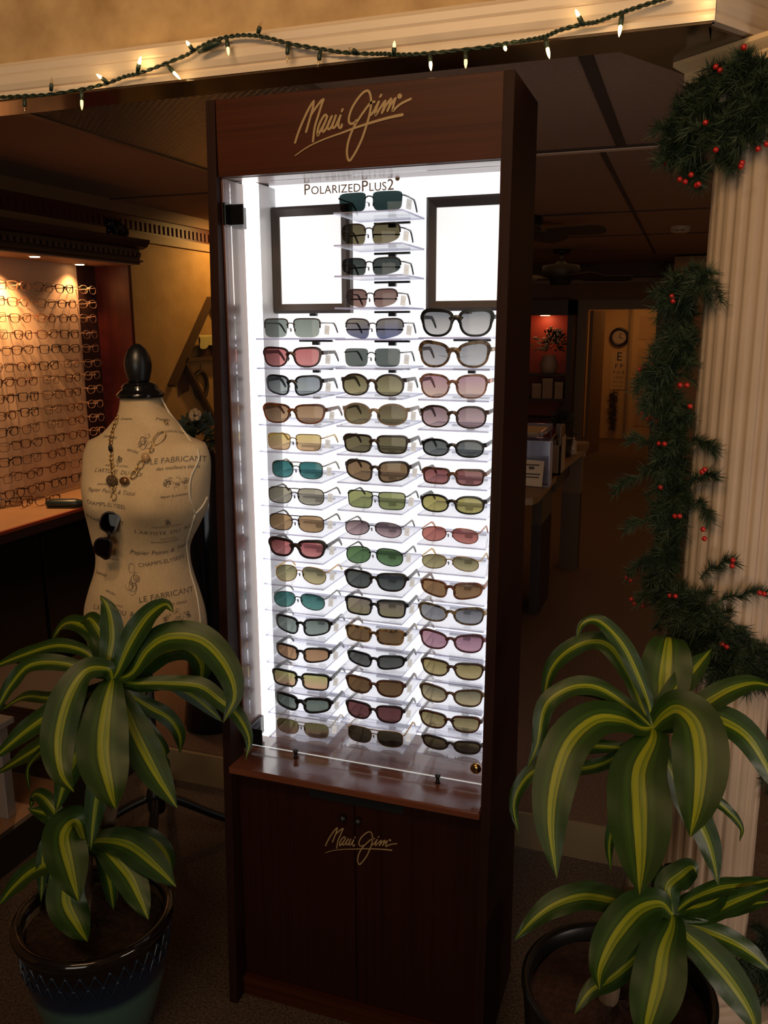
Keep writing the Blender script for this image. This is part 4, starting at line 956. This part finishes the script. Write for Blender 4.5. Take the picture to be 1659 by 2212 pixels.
for px, py in ((75,553),(172,570)):
    q = atZ(px,py,zs-.007); q.x = max(min(q.x,-1.77),-1.95); dls.append(q)
    d = MB().lathe([(.034,zs-.010),(.036,zs-.0055)], (q.x,q.y,0), 24).build('downlight', dring, AL)
    MB().lathe([(.020,zs-.0125),(.022,zs-.0095)], (q.x,q.y,0), 20).build('lamp_face', dlit, d)
rod_m = M('clear_rod', (.5,.34,.22), .3)
# eyeglass frames on the wall, one built per kind and then copied
eg_clear = clear('demo_lens', (.98,.97,.95), .5, .02, base=.03)
FK = []
for nm, kind, style, c, met in (('brown half-round plastic','wayf','full',(70,40,24),0),('black rectangular plastic','rect','full',(26,18,16),0),('thin dark metal','rect','metal',(60,44,36),.6),('round brown plastic','round','full',(84,48,28),0),('shiny pale wire','oval','metal',(235,180,140),.15)):
    FK.append((nm, kind, style, fm(c, None, .25, met)))
def proto(k, w=.118, h=.040):
    nm, kind, style, m = FK[k]
    t = thing('eyeglasses', nm, 'eyeglasses', (0,0,0), (0,0,R(90)))
    make_glasses(t, w, h, kind, style, m, None, eg_clear, .0016 if style == 'full' else .0011, .018, 0, .06, .0035 if style == 'full' else .002, 1.2, False)
    return t
protos = {}
ycol = [atX(p,720,XL+.07).y for p in (-12,40,95,142,188)]
zrow = [atX(188,y,XL+.07).z-.018 for y in (628,659,689,722,752,784,813,843,875,905,935,965,995,1025)]
rg = random.Random(11)
CN = ['farthest left','second from the left','third from the left','fourth from the left','rightmost']
for i, z in enumerate(zrow):
    for j, y in enumerate(ycol):
        if j == 4 and i > 10: continue
        k = 4 if j == 4 else (0 if j == 1 and i < 3 else [3,1,2,0][(i//2+j+rg.randint(0,1)) % 4])
        lab = '%s eyeglasses, %s row of lit wall, %s' % (FK[k][0], ORD[i], CN[j])
        loc = (XL+.095+rg.uniform(-.004,.004), y+rg.uniform(-.006,.006), z+rg.uniform(-.003,.003)); rot = (R(rg.uniform(-3,3)), R(rg.uniform(-2,2)), R(90+rg.uniform(-7,7)))
        if k not in protos:
            protos[k] = proto(k); t = protos[k]; t.location = loc; t.rotation_euler = rot; t['label'] = lab; t['group'] = 'eyeglasses on the lit wall'
        else: dup(protos[k], loc, rot, lab, 'eyeglasses on the lit wall')
        MB().tube([(XL+.015,y,z+.022),(XL+.10,y,z+.024),(XL+.104,y,z+.03)], .0022, 6).build('display_peg', rod_m, AL, True)
# frames standing loose on the counter, and a folded dark case
for n_, (px, py, k, rz) in enumerate(((18,1096,1,60),(62,1092,3,110),(105,1090,0,70))):
    q = atZ(px,py,zc0+.001)
    dup(protos[k] if k in protos else proto(k), (min(q.x,-1.66),q.y,zc0+.001), (R(0),0,R(rz)), '%s eyeglasses standing on the lit unit counter, %s from the left' % (FK[k][0], ORD[n_]), 'eyeglasses on the counter')
q = atZ(140,1096,zc0)
ec = thing('eyeglass_case', 'dark eyeglass case on the counter beside the dress form', 'case', (q.x,q.y,zc0), (0,0,R(20)))
b = MB(); b.rings([[Vector((x,math.cos(t)*.028*s,.002+.019*s+math.sin(t)*.019*s)) for t in [2*PI*k/14 for k in range(14)]] for x,s in ((-.08,.5),(-.075,.85),(-.05,1),(.05,1),(.075,.85),(.08,.5))])
b.build('shell', M('dark_teal_case', (.010,.022,.024), .35), ec, True, True); MB().box((-.07,-.0285,.019),(.07,.0285,.021)).build('seam', black, ec, local=True)
# dark bear-like figurine crouching on the cornice
q = atX(250,517,-1.80); q.z = 2.0255
fg = thing('animal_figurine', 'black crouching animal figurine on top of the wooden wall unit', 'figurine', (q.x,q.y,q.z), (0,0,R(90)))
b = MB()
b.ball((.045,0,.038), .04, 16, 12, (1.25,.9,.95)); b.ball((.01,0,.055), .038, 16, 12, (1.1,.85,1.0)); b.ball((-.045,0,.066), .026, 14, 10, (1.0,.9,.95)); b.ball((-.070,0,.058), .012, 10, 8, (1.2,.9,.8))
for s in (1,-1):
    b.ball((-.038,s*.017,.090), .008, 8, 6); b.tube([(.05,s*.028,.03),(.03,s*.034,.012),(.0,s*.032,.008)], [.018,.013,.008], 8); b.tube([(-.02,s*.02,.05),(-.03,s*.022,.02),(-.05,s*.022,.008)], [.015,.011,.008], 8)
o = b.build('body', black, fg, True, True); rm = o.modifiers.new('join','REMESH'); rm.mode = 'VOXEL'; rm.voxel_size = .004; rm.use_smooth_shade = True

# diamond shelf on the gold wall and what is on it
shw = M('shelf_wood', (.10,.055,.025), .5)
ds = thing('diamond_wall_shelf', 'dark wooden diamond lattice shelf on the gold wall', 'shelf', (XL+.06,3.3,1.5))
def board(name, p, q, t=.022, dpt=.05):
    a, c = Vector((XL+dpt/2,*p)), Vector((XL+dpt/2,*q)); d = (c-a); n_ = Vector((0,-d.z,d.y)).normalized()
    MB().obox((a+c)/2, d/2, n_*t/2, Vector((dpt/2-.0005,0,0))).build(name, shw, ds)
board('side_board', (2.84,1.25), (3.34,1.775)); board('side_board', (3.34,1.775), (3.84,1.25)); board('divider', (2.975,1.39), (3.30,1.0)); board('side_board', (3.84,1.25), (3.30,1.0)) ; board('shelf_board', (2.985,1.398), (3.70,1.398))
pf = thing('small_easel_frame', 'small dark framed picture with yellow cloth on the diamond shelf', 'frame', (XL+.06,3.25,1.408))
MB().box((XL+.03,3.16,1.408),(XL+.045,3.36,1.53)).build('picture', M('dark_picture', (.06,.03,.02), .4), pf)
cb = MB(); g = [[Vector((XL+.05+.006*math.sin(y*60)*u+.012*u, 3.13+.24*y+.01*math.sin(u*5), 1.545-.075*u-.012*math.sin(y*9)*u)) for y in [i/12 for i in range(13)]] for u in [i/5 for i in range(6)]]
g.insert(0,[Vector((XL+.028,v.y,1.535)) for v in g[0]]); cb.grid(g).build('cloth', M('yellow_cloth', (.50,.42,.14), .8), pf, True)
wr = thing('wall_ring', 'dark ring ornament hanging on the gold wall under the diamond shelf', 'ornament', (XL+.02,3.24,1.23))
q = atX(436,832,XL+.02); MB().tube([(XL+.014,q.y+math.cos(a)*.075,q.z+math.sin(a)*.085) for a in [2*PI*k/28 for k in range(28)]], .013, 8, True).build('ring', M('dark_twigs', (.05,.028,.014), .8, bump=.6, scale=120), wr, True)
MB().tube([(XL+.012,q.y,q.z+.09),(XL+.012,q.y+.01,1.36)], .002, 5).build('ring_hook', black, wr)
a, c_, e = atX(382,795,XL+.004), atX(408,812,XL+.004), atX(386,855,XL+.004)
tag(MB().prism([(a.y,a.z),(c_.y,c_.z),(c_.y-.01,c_.z-.09),(e.y,e.z)], (XL+.002,0,0), (0,1,0), (0,0,1), (.004,0,0)).build('pennant', M('brown_felt', (.10,.05,.025), .9)), 'brown felt pennant hanging on the gold wall below the diamond shelf', 'pennant')
fq = atY(425,905,1.0)
fa = thing('flower_arrangement', 'dark leafy flower arrangement in a tall vase behind the dress form shoulder', 'flowers', (fq.x,1.0,ZR))
MB().lathe([(.09,ZR),(.10,ZR+.02),(.075,.4),(.085,.8),(.10,1.0),(.07,1.12),(.055,1.16),(.06,1.18)], (fq.x,1.0,0), 28).build('vase', blackg, fa, True)
b = MB()
for i in range(140):
    th, ph = rg.uniform(0,2*PI), rg.uniform(-.3,1.4); d = Vector((math.cos(th)*math.cos(ph),math.sin(th)*math.cos(ph),math.sin(ph))); p = Vector((fq.x,1.0,1.20))+d*rg.uniform(.03,.09); s = d.orthogonal().normalized()*.010; e = p+d*.035
    b.add([p-s*.3,p+d*.015-s,e,p+d*.015+s,p+s*.3], [(0,1,2,3,4)])
b.build('foliage', M('dark_foliage', (.02,.03,.012), .6), fa)
b = MB(); c0_ = fq+Vector((.03,-.06,.02))
for i in range(24):
    th, ph = rg.uniform(0,2*PI), rg.uniform(-1,1.4); d = Vector((math.cos(th)*math.cos(ph),math.sin(th)*math.cos(ph),math.sin(ph))); b.ball(c0_+d*.016, .009, 8, 6)
b.build('blossom', M('beige_blossom', (.40,.28,.16), .8), fa, True)
# low furniture behind the left plant
lc = thing('low_cabinet', 'dark wooden low cabinet on the raised floor behind the left plant', 'cabinet', (-1.3,.63,ZR))
MB().box((-1.56,.475,ZR+.05),(-.90,.78,.36)).build('carcass', dkwood, lc, bevel=.004); MB().box((-1.565,.468,ZR),(-.89,.78,ZR+.05)).build('plinth', M('plinth_wood', (.02,.01,.007), .5), lc)
for i in range(2): MB().box((-1.55+i*.325,.466,ZR+.08),(-1.235+i*.325,.475,.34)).build('door', dkwood, lc, bevel=.002)
lq = atZ(17,1762,ZR)
st = thing('side_table', 'grey metal legged side table at the left edge beside the plant', 'table', (lq.x-.22,lq.y-.1,ZR))
gm = M('grey_metal', (.42,.40,.40), .35, .6)
tz = .42
for dx, dy in ((0,0),(-.42,0)):
    MB().box((lq.x+dx-.018,lq.y+dy-.018,ZR),(lq.x+dx+.018,lq.y+dy+.018,tz)).build('leg', gm, st, bevel=.003)
for dx in (0,-.42): MB().box((lq.x+dx-.018,lq.y-.218,ZR),(lq.x+dx+.018,lq.y-.182,tz)).build('leg', gm, st, bevel=.003)
MB().box((lq.x-.46,lq.y-.24,tz),(lq.x+.03,lq.y+.035,tz+.02)).build('table_top', M('grey_top', (.25,.23,.22), .4), st, bevel=.003)

# ------------------------------------------------------------------ back of the shop
lw = M('desk_wood', (.15,.08,.03), .45, c2=(.19,.105,.04), scale=5); dw = M('desk_dark', (.03,.017,.010), .6)
DK = thing('reception_desk', 'wooden reception desk running back behind the display cabinet', 'desk', (0,2.9,ZR))
zd = .87; n1, n2 = atZ(1172,1062,zd), atZ(1268,966,zd)
b = MB(); b.prism([(-.7,1.98),(n1.x-.06,1.98),(n1.x-.015,2.0),(n1.x,2.06),(n1.x-.005,2.62),(.30,2.68),(.335,2.74),(n2.x,n2.y),(-.7,n2.y)], (0,0,zd-.03), (1,0,0), (0,1,0), (0,0,.03)); b.build('desk_top', lw, DK)
MB().box((-.68,2.02,ZR),(n1.x-.09,2.05,zd-.03)).build('front_panel', dw, DK); MB().box((.235,2.66,ZR),(.285,3.0,zd-.03)).build('side_panel', dw, DK); MB().box((.25,3.0,zd-.16),(.30,3.62,zd-.03)).build('apron', dw, DK)
MB().box((.26,3.58,ZR),(n2.x-.015,3.68,zd-.03)).build('leg_panel', M('desk_leg', (.07,.038,.018), .5), DK); MB().box((-.68,2.1,ZR),(-.64,3.68,zd-.03)).build('side_panel', dw, DK)
b = MB(); b.prism([(.33,3.52),(.40,3.6),(n2.x+.01,n2.y+.01),(.25,n2.y+.01)], (0,0,zd), (1,0,0), (0,1,0), (0,0,.035)); b.build('end_ledge', lw, DK)
q = atZ(1150,1050,zd+.001)
ch = thing('card_holder', 'clear acrylic card holder with a white printed card at the front of the desk', 'card holder', (q.x,q.y,zd))
b = MB().box((q.x-.05,q.y,zd),(q.x+.075,q.y+.09,zd+.004)).box((q.x-.05,q.y,zd+.004),(q.x-.046,q.y+.09,zd+.20)).box((q.x+.071,q.y,zd+.004),(q.x+.075,q.y+.09,zd+.20)).box((q.x-.05,q.y+.086,zd+.004),(q.x+.075,q.y+.09,zd+.20)); b.build('holder', acr_edge, ch)
cd = MB().obox((q.x+.005,q.y-.004,zd+.062), (.043,0,-.002), (0,.0008,0), (.002,.012,.058)); cd.build('card', M('printed_card', (.55,.40,.26), .7), ch)
b = MB()
for i, w in enumerate((.03,.012,0,.034,.03,0,.012)):
    if w: b.obox((q.x+.0+(.03-w)*-.3,q.y-.0075+.0025*(3-i)*.6,zd+.10-i*.014), (w,0,0), (0,.0006,0), (0,.0008,.0028 if w > .02 else .006))
b.build('card_print', M('card_ink', (.06,.045,.035), .8), ch)
q = atZ(1192,1030,zd)
fb = thing('file_box', 'tan upright file box on the desk behind the card holder', 'box', (q.x,q.y,zd))
b = MB(); x0, x1, y0, y1 = q.x-.015, q.x+.03, q.y+.05, q.y+.20
b.box((x0,y0,zd),(x0+.008,y1,zd+.19)).box((x1-.006,y0,zd),(x1,y1,zd+.24)).box((x0,y0,zd),(x1,y0+.008,zd+.15)).box((x0,y1-.008,zd),(x1,y1,zd+.24)).box((x0,y0,zd),(x1,y1,zd+.01)); b.build('box_shell', lw, fb)
b = MB()
for i in range(3): b.box((x0+.012+i*.018,y0+.02,zd+.01),(x0+.016+i*.018,y1-.02,zd+.17+.01*(i%3)))
b.build('papers', M('cream_papers', (.35,.25,.15), .8), fb)
q = atY(1160,945,2.62)
pt = thing('letter_tray', 'stacked clear letter trays of papers on the desk beside the cabinet', 'tray', (q.x,2.62,zd))
cw = q.x; print('TRAY', cw)
for i in range(3):
    z = zd+.055+i*.075; tr = MB().box((cw-.16,2.46,z),(cw+.05,2.80,z+.003)).box((cw+.047,2.46,z),(cw+.05,2.80,z+.03)).box((cw-.16,2.797,z),(cw+.05,2.80,z+.03)).build('tray', acr_edge, pt)
    b = MB()
    for k_ in range(3): b.obox((cw-.055+.006*k_,2.63,z+.006+.005*k_), (.09,.006*k_,0), (-.01*k_,.14,0), (0,0,.002))
    b.build('papers', M('paper_stack', (.36,.26,.16), .8), tr)
MB().box((cw-.155,2.47,zd),(cw-.15,2.79,zd+.22)).box((cw+.042,2.78,zd),(cw+.046,2.79,zd+.22)).box((cw+.042,2.47,zd),(cw+.046,2.48,zd+.22)).build('tray_posts', acr_edge, pt)
q = atZ(1213,985,zd)
dp = thing('desk_plant', 'dark bushy plant in a black pot near the far end of the desk', 'plant', (q.x,q.y,zd))
MB().lathe([(.045,zd),(.05,zd+.005),(.062,zd+.10),(.06,zd+.105)], (q.x,q.y,0), 24).build('pot', black, dp, True)
b = MB()
for i in range(200):
    th, ph = rg.uniform(0,2*PI), rg.uniform(-.3,1.5); d = Vector((math.cos(th)*math.cos(ph),math.sin(th)*math.cos(ph),math.sin(ph))); p = Vector((q.x-.01,q.y,zd+.18))+d*rg.uniform(.0,.075); s = d.orthogonal().normalized()*.009; e = p+d*.03
    b.add([p-s*.3,p+d*.012-s,e,p+d*.012+s,p+s*.3], [(0,1,2,3,4)])
b.build('foliage', M('black_foliage', (.010,.011,.006), .7), dp)
q = atZ(1236,982,zd)
bt = thing('pump_bottle', 'small clear pump bottle at the far corner of the desk', 'bottle', (q.x,q.y,zd))
MB().lathe([(.022,zd),(.024,zd+.005),(.024,zd+.075),(.012,zd+.09),(.012,zd+.10)], (q.x,q.y,0), 16).build('bottle_body', M('clear_liquid', (.35,.27,.2), .1), bt, True); MB().tube([(q.x,q.y,zd+.10),(q.x,q.y,zd+.125),(q.x+.03,q.y,zd+.122)], .005, 8).build('pump', black, bt)
# bookcase with the red-lit niche
YK = 8.0; xl, xr = atY(1120,700,YK).x, atY(1238,700,YK).x; zk = atY(1200,648,YK).z
bc = thing('bookcase', 'dark wooden bookcase with a red lit niche at the back', 'bookcase', ((xl+xr)/2,8.18,ZR))
b = MB().box((xl,YK,ZR),(xl+.03,8.37,zk)).box((xr-.06,YK,ZR),(xr,8.37,zk)).box((xl,YK,zk-.16),(xr,8.37,zk)).box((xl,YK,ZR),(xr,8.37,ZR+.08)); b.build('carcass', dkwood, bc)
MB().box((xl+.03,8.34,ZR+.08),(xr-.06,8.37,zk-.16)).build('back_panel', M('red_back', (.30,.05,.025), .5), bc)
for py in (808,862,905): 
    z = atY(1200,py,YK).z; MB().box((xl+.03,YK+.01,z-.025),(xr-.06,8.34,z)).build('shelf', dkwood, bc)
lqz = zk-.163; lpx = atY(1178,678,YK+.2)
MB().lathe([(.05,lqz),(.055,lqz+.003)], (lpx.x,YK+.2,0), 20).build('niche_light', dlit, bc)
zsh = atY(1200,808,YK).z
q = atY(1185,800,YK+.12)
fv = thing('flower_vase', 'white flowers and greenery in a pale vase on the bookcase shelf', 'flowers', (q.x,YK+.12,zsh))
MB().lathe([(.06,zsh),(.08,zsh+.01),(.10,zsh+.10),(.07,zsh+.18),(.075,zsh+.2)], (q.x,YK+.12,0), 20).build('vase', M('pale_vase', (.4,.3,.22), .5), fv, True)
b = MB(); fl = MB()
for i in range(160):
    th, ph = rg.uniform(0,2*PI), rg.uniform(-.5,1.5); d = Vector((math.cos(th)*math.cos(ph)*1.25,math.sin(th)*math.cos(ph)*.5,math.sin(ph))); p = Vector((q.x+.03,YK+.12,zsh+.30))+d*rg.uniform(.03,.16); s = d.orthogonal().normalized()*.012; e = p+d*.05
    b.add([p-s*.3,p+d*.02-s,e,p+d*.02+s,p+s*.3], [(0,1,2,3,4)])
    if i%2 == 0 and ph > .2: fl.ball(e, .012, 8, 6)
b.build('foliage', M('vase_foliage', (.03,.045,.02), .7), fv); fl.build('blossoms', M('white_blossom', (.6,.5,.38), .7), fv, True)
zb = atY(1200,862,YK).z; q0 = atY(1160,850,YK+.08); wb = M('white_carton', (.36,.26,.18), .7)
for i, (dx, w, h, lab) in enumerate(((0,.10,.16,'small white carton at the left of the bookcase middle shelf'),(.12,.11,.22,'tall white carton at the centre of the bookcase middle shelf'),(.245,.09,.18,'narrow white carton at the right of the bookcase middle shelf'))):
    t = thing('carton', lab, 'box', (q0.x+dx,YK+.10,zb), group='white cartons on the bookcase shelf')
    MB().box((q0.x+dx-w/2,YK+.04,zb),(q0.x+dx+w/2,YK+.18,zb+h)).build('carton_body', wb, t); MB().box((q0.x+dx-w/2-.001,YK+.035,zb+h-.03),(q0.x+dx+w/2+.001,YK+.185,zb+h+.004)).build('lid', M('carton_lid', (.42,.31,.22), .7), t)
# clock, eye chart and hanging greenery on the hall's end wall
q = atY(1338,728,YH)
ck = thing('wall_clock', 'round dark framed wall clock in the lit hallway', 'clock', (q.x,YH,q.z))
r = 20/FPX*depth(q)
MB().rings([[Vector((q.x+math.cos(t)*rr_,yy,q.z+math.sin(t)*rr_)) for t in [2*PI*k/40 for k in range(40)]] for rr_,yy in ((r*.72,YH-.02),(r*.74,YH-.035),(r*.86,YH-.045),(r,YH-.035),(r,YH-.001))], False).build('rim', M('clock_rim', (.02,.012,.01), .3), ck, True)
MB().rings([[Vector((q.x+math.cos(t)*r*.74,yy,q.z+math.sin(t)*r*.74)) for t in [2*PI*k/40 for k in range(40)]] for yy in (YH-.02,YH-.001)]).build('dial', M('clock_dial', (.42,.30,.18), .4), ck)
for ang, L in ((70,.5),(-20,.35)):
    a = R(ang); MB().obox((q.x+math.cos(a)*r*L/2,YH-.023,q.z+math.sin(a)*r*L/2), (math.cos(a)*r*L/2,0,math.sin(a)*r*L/2), (0,.0015,0), (-math.sin(a)*.004,0,math.cos(a)*.004)).build('hand', black, ck)
a, c_ = atY(1320,762,YH), atY(1356,842,YH)
et = thing('eye_chart', 'pale eye chart of black letters under the clock in the hallway', 'chart', ((a.x+c_.x)/2,YH,c_.z))
MB().box((a.x,YH-.006,c_.z),(c_.x,YH-.001,a.z)).build('chart_sheet', M('chart_paper', (.56,.36,.17), .7), et)
b = MB(); cxm = (a.x+c_.x)/2-.01; z = a.z-.10
for s, h in (('E',.115),('F P',.062),('T O Z',.042),('L P E D',.03),('P E C F D',.024),('E D F C Z P',.018),('F E L O P Z D',.014)):
    vs, fs = text_mesh(s, h*1.35, 0); b.add([Vector((cxm+v.x,YH-.0075,z+v.y)) for v in vs], fs); z -= h*.55+.038
b.build('letters', black, et)
q = atY(1327,846,YH)
hp = thing('hanging_greenery', 'dark swag of greenery hanging below the eye chart', 'greenery', (q.x,YH-.03,q.z))
b = MB()
for i in range(260):
    t = rg.random(); p = Vector((q.x+rg.uniform(-.05,.05)*(1-.3*t),YH-.05+rg.uniform(-.03,.03),q.z-.50*t)); d = Vector((rg.uniform(-1,1),rg.uniform(-.6,.3),rg.uniform(-1,.4))).normalized(); s = d.orthogonal().normalized()*.008; b.add([p-s,p+d*.05,p+s], [(0,1,2)])
b.build('sprigs', M('hall_greenery', (.05,.035,.014), .8), hp); MB().tube([(q.x,YH-.001,q.z+.02),(q.x,YH-.05,q.z),(q.x,YH-.05,q.z-.5)], .006, 6).build('swag_stem', black, hp)
# ceiling fans, smoke detector
fanm = M('bronze_fan', (.010,.0085,.007), .5); blm = M('fan_blade', (.022,.013,.009), .6)
def fan(loc, drop, rot, label, bl=.58, shade=False):
    x, y = loc
    t = thing('ceiling_fan', label, 'ceiling fan', (x,y,ZC-drop), group='ceiling fans')
    MB().lathe([(.07,ZC-.035),(.075,ZC-.001)], (x,y,0), 24).build('canopy', fanm, t, True); MB().lathe([(.014,ZC-drop+.05),(.014,ZC-.03)], (x,y,0), 12).build('downrod', fanm, t, True)
    z = ZC-drop; MB().lathe([(.03,z+.07),(.05,z+.05),(.155,z+.035),(.165,z+.015),(.165,z-.06),(.15,z-.075),(.10,z-.09),(.09,z-.13),(.04,z-.14)], (x,y,0), 36).build('motor_housing', fanm, t, True)
    for k_ in range(5):
        a = R(rot+72*k_); d = Vector((math.cos(a),math.sin(a),0)); s = Vector((-d.y,d.x,-.30)).normalized(); c = Vector((x,y,z-.08))
        poly = [(.20,-.05),(.30,-.065),(bl,-.07),(bl+.05,-.045),(bl+.06,0),(bl+.05,.045),(bl,.07),(.30,.065),(.20,.05)]
        ob = MB().prism(poly, c, d, s, d.cross(s)*.008).build('blade', blm, t); MB().obox(c+d*.17, d*.07, s*.018, Vector((0,0,.004))).build('blade_arm', fanm, ob)
    if shade: MB().lathe([(.05,z-.14),(.075,z-.17),(.085,z-.21),(.08,z-.213)], (x,y,0), 24, False).build('glass_shade', M('frosted_shade', (.5,.4,.3), .3), t, True)
f1 = atY(1212,582,6.3); fan((f1.x,6.3), ZC-f1.z+.0, 20, 'dark bronze ceiling fan in front of the back wall')
f2 = atY(1120,505,3.9); fan((f2.x-.02,3.9), ZC-f2.z-.08, -6, 'ceiling fan nearer the cabinet with one long blade showing', .50)
q = atZ(1470,489,ZC)
sd = thing('smoke_detector', 'round white smoke detector on the ceiling near the column', 'smoke detector', (q.x,q.y,ZC))
MB().lathe([(.045,ZC-.042),(.06,ZC-.036),(.066,ZC-.02),(.07,ZC-.004),(.072,ZC-.0005)], (q.x,q.y,0), 28).build('housing', M('detector_plastic', (.42,.33,.24), .5), sd, True)
MB().box((q.x-.03,q.y-.066,ZC-.034),(q.x-.008,q.y-.05,ZC-.028)).box((q.x+.004,q.y-.066,ZC-.034),(q.x+.03,q.y-.05,ZC-.028)).build('vent', black, sd)
# prismatic ceiling light
pm, nt, bb = newmat('prismatic_diffuser')
tc = nt.nodes.new('ShaderNodeTexCoord'); mp = nt.nodes.new('ShaderNodeMapping'); mp.inputs['Rotation'].default_value = (0,0,R(45)); nt.links.new(tc.outputs['Object'], mp.inputs['Vector'])
vo = nt.nodes.new('ShaderNodeTexVoronoi'); vo.inputs['Scale'].default_value = 55; vo.inputs['Randomness'].default_value = 0; nt.links.new(mp.outputs['Vector'], vo.inputs['Vector'])
_bump(nt, bb, vo.outputs['Distance'], 1.0, .02); bb.inputs['Base Color'].default_value = (.16,.115,.08,1); bb.inputs['Roughness'].default_value = .28; bb.inputs['Specular IOR Level'].default_value = .8
lp = thing('ceiling_light_panel', 'unlit prismatic ceiling light panel behind the cornice at upper left', 'ceiling light', (-.55,1.05,ZC))
MB().box((-1.0,.42,ZC-.018),(-.12,1.72,ZC-.006)).build('diffuser', pm, lp)
fr = MB()
for a, c_ in (((-1.03,.39),(-1.0,1.75)),((-.12,.39),(-.09,1.75)),((-1.0,.39),(-.12,.42)),((-1.0,1.72),(-.12,1.75))): fr.box((*a,ZC-.022),(*c_,ZC-.0005))
fr.build('light_frame', M('light_frame_paint', (.16,.10,.06), .5), lp)
# ------------------------------------------------------------------ light
def area(name, loc, target, size, power, col, shape='RECTANGLE', sy=None, spread=180):
    l = bpy.data.lights.new(name,'AREA'); l.energy = power; l.color = col; l.size = size; l.shape = shape
    if sy: l.size_y = sy
    l.spread = R(spread)
    o = bpy.data.objects.new(name,l); COL.objects.link(o); o.location = loc
    o.rotation_euler = (Vector(target)-Vector(loc)).to_track_quat('-Z','Y').to_euler(); return o
def spot(name, loc, target, power, col, ang, blend=.6, r=.03):
    l = bpy.data.lights.new(name,'SPOT'); l.energy = power; l.color = col; l.spot_size = R(ang); l.spot_blend = blend; l.shadow_soft_size = r
    o = bpy.data.objects.new(name,l); COL.objects.link(o); o.location = loc
    o.rotation_euler = (Vector(target)-Vector(loc)).to_track_quat('-Z','Y').to_euler(); return o
def point(name, loc, power, col, r=.03):
    l = bpy.data.lights.new(name,'POINT'); l.energy = power; l.color = col; l.shadow_soft_size = r
    o = bpy.data.objects.new(name,l); COL.objects.link(o); o.location = loc; return o
WARM = (1,.62,.30); AMB = (1,.50,.20)
area('shop_window_light', (.9,-5.2,1.5), (.4,0,1.0), 2.2, 35, (1,.90,.74), sy=2.0)
area('front_ceiling_light', (.2,-1.9,3.1), (.3,.1,2.3), 1.4, 15, WARM, sy=.5, spread=110)
spot('column_light', (1.9,-2.2,2.7), (1.06,.3,1.15), 34, (1,.62,.34), 46, .9, .15)
area('shop_glow', (.5,4.5,2.2), (.5,4.5,0), 3.5, 10, AMB, sy=5)
area('shop_uplight', (.9,4.2,.6), (.9,4.2,2.25), 2.5, 2.0, AMB, sy=4)
for i, q in enumerate(dls): spot('downlight_beam', (q.x,q.y,q.z-.02), (XL+.03,q.y-.08,1.2), (9,6)[i], (1,.52,.22), 110, .7, .02)
spot('downlight_beam', (-1.86,1.48,1.88), (XL+.03,1.46,1.2), 34, (1,.52,.22), 115, .7, .02)
spot('wall_wash', (-1.62,3.45,2.2), (XL,3.3,1.75), 16, (1,.56,.16), 130, .9, .05)
point('niche_lamp', (lpx.x,YK+.2,lqz-.03), .9, (1,.25,.10), .03)
area('hall_light', (DCX,9.3,2.15), (DCX,9.3,0), .5, 4, (1,.52,.18))
area('column_fill_light', (2.6,-.9,.9), (1.06,.3,.6), .9, 9, (1,.80,.66))  # added fill to brighten the column foot; no window there
spot('form_light', (-.1,-.9,2.9), (-.5,.45,1.2), 40, (1,.68,.40), 26, .9, .12)
for p, e in glow: point('bulb_glow', p, e*.55, (1,.62,.25), .006)
w = bpy.data.worlds.new('World'); scn.world = w; w.use_nodes = True
w.node_tree.nodes['Background'].inputs[0].default_value = (1,.75,.5,1); w.node_tree.nodes['Background'].inputs[1].default_value = .012
scn.view_settings.view_transform = 'Standard'; scn.view_settings.look = 'None'; scn.view_settings.exposure = 0
cy = scn.cycles
cy.max_bounces = 10; cy.transparent_max_bounces = 24; cy.diffuse_bounces = 3; cy.glossy_bounces = 3; cy.transmission_bounces = 4
cy.use_denoising = True; cy.caustics_reflective = False; cy.caustics_refractive = False; cy.sample_clamp_indirect = 3
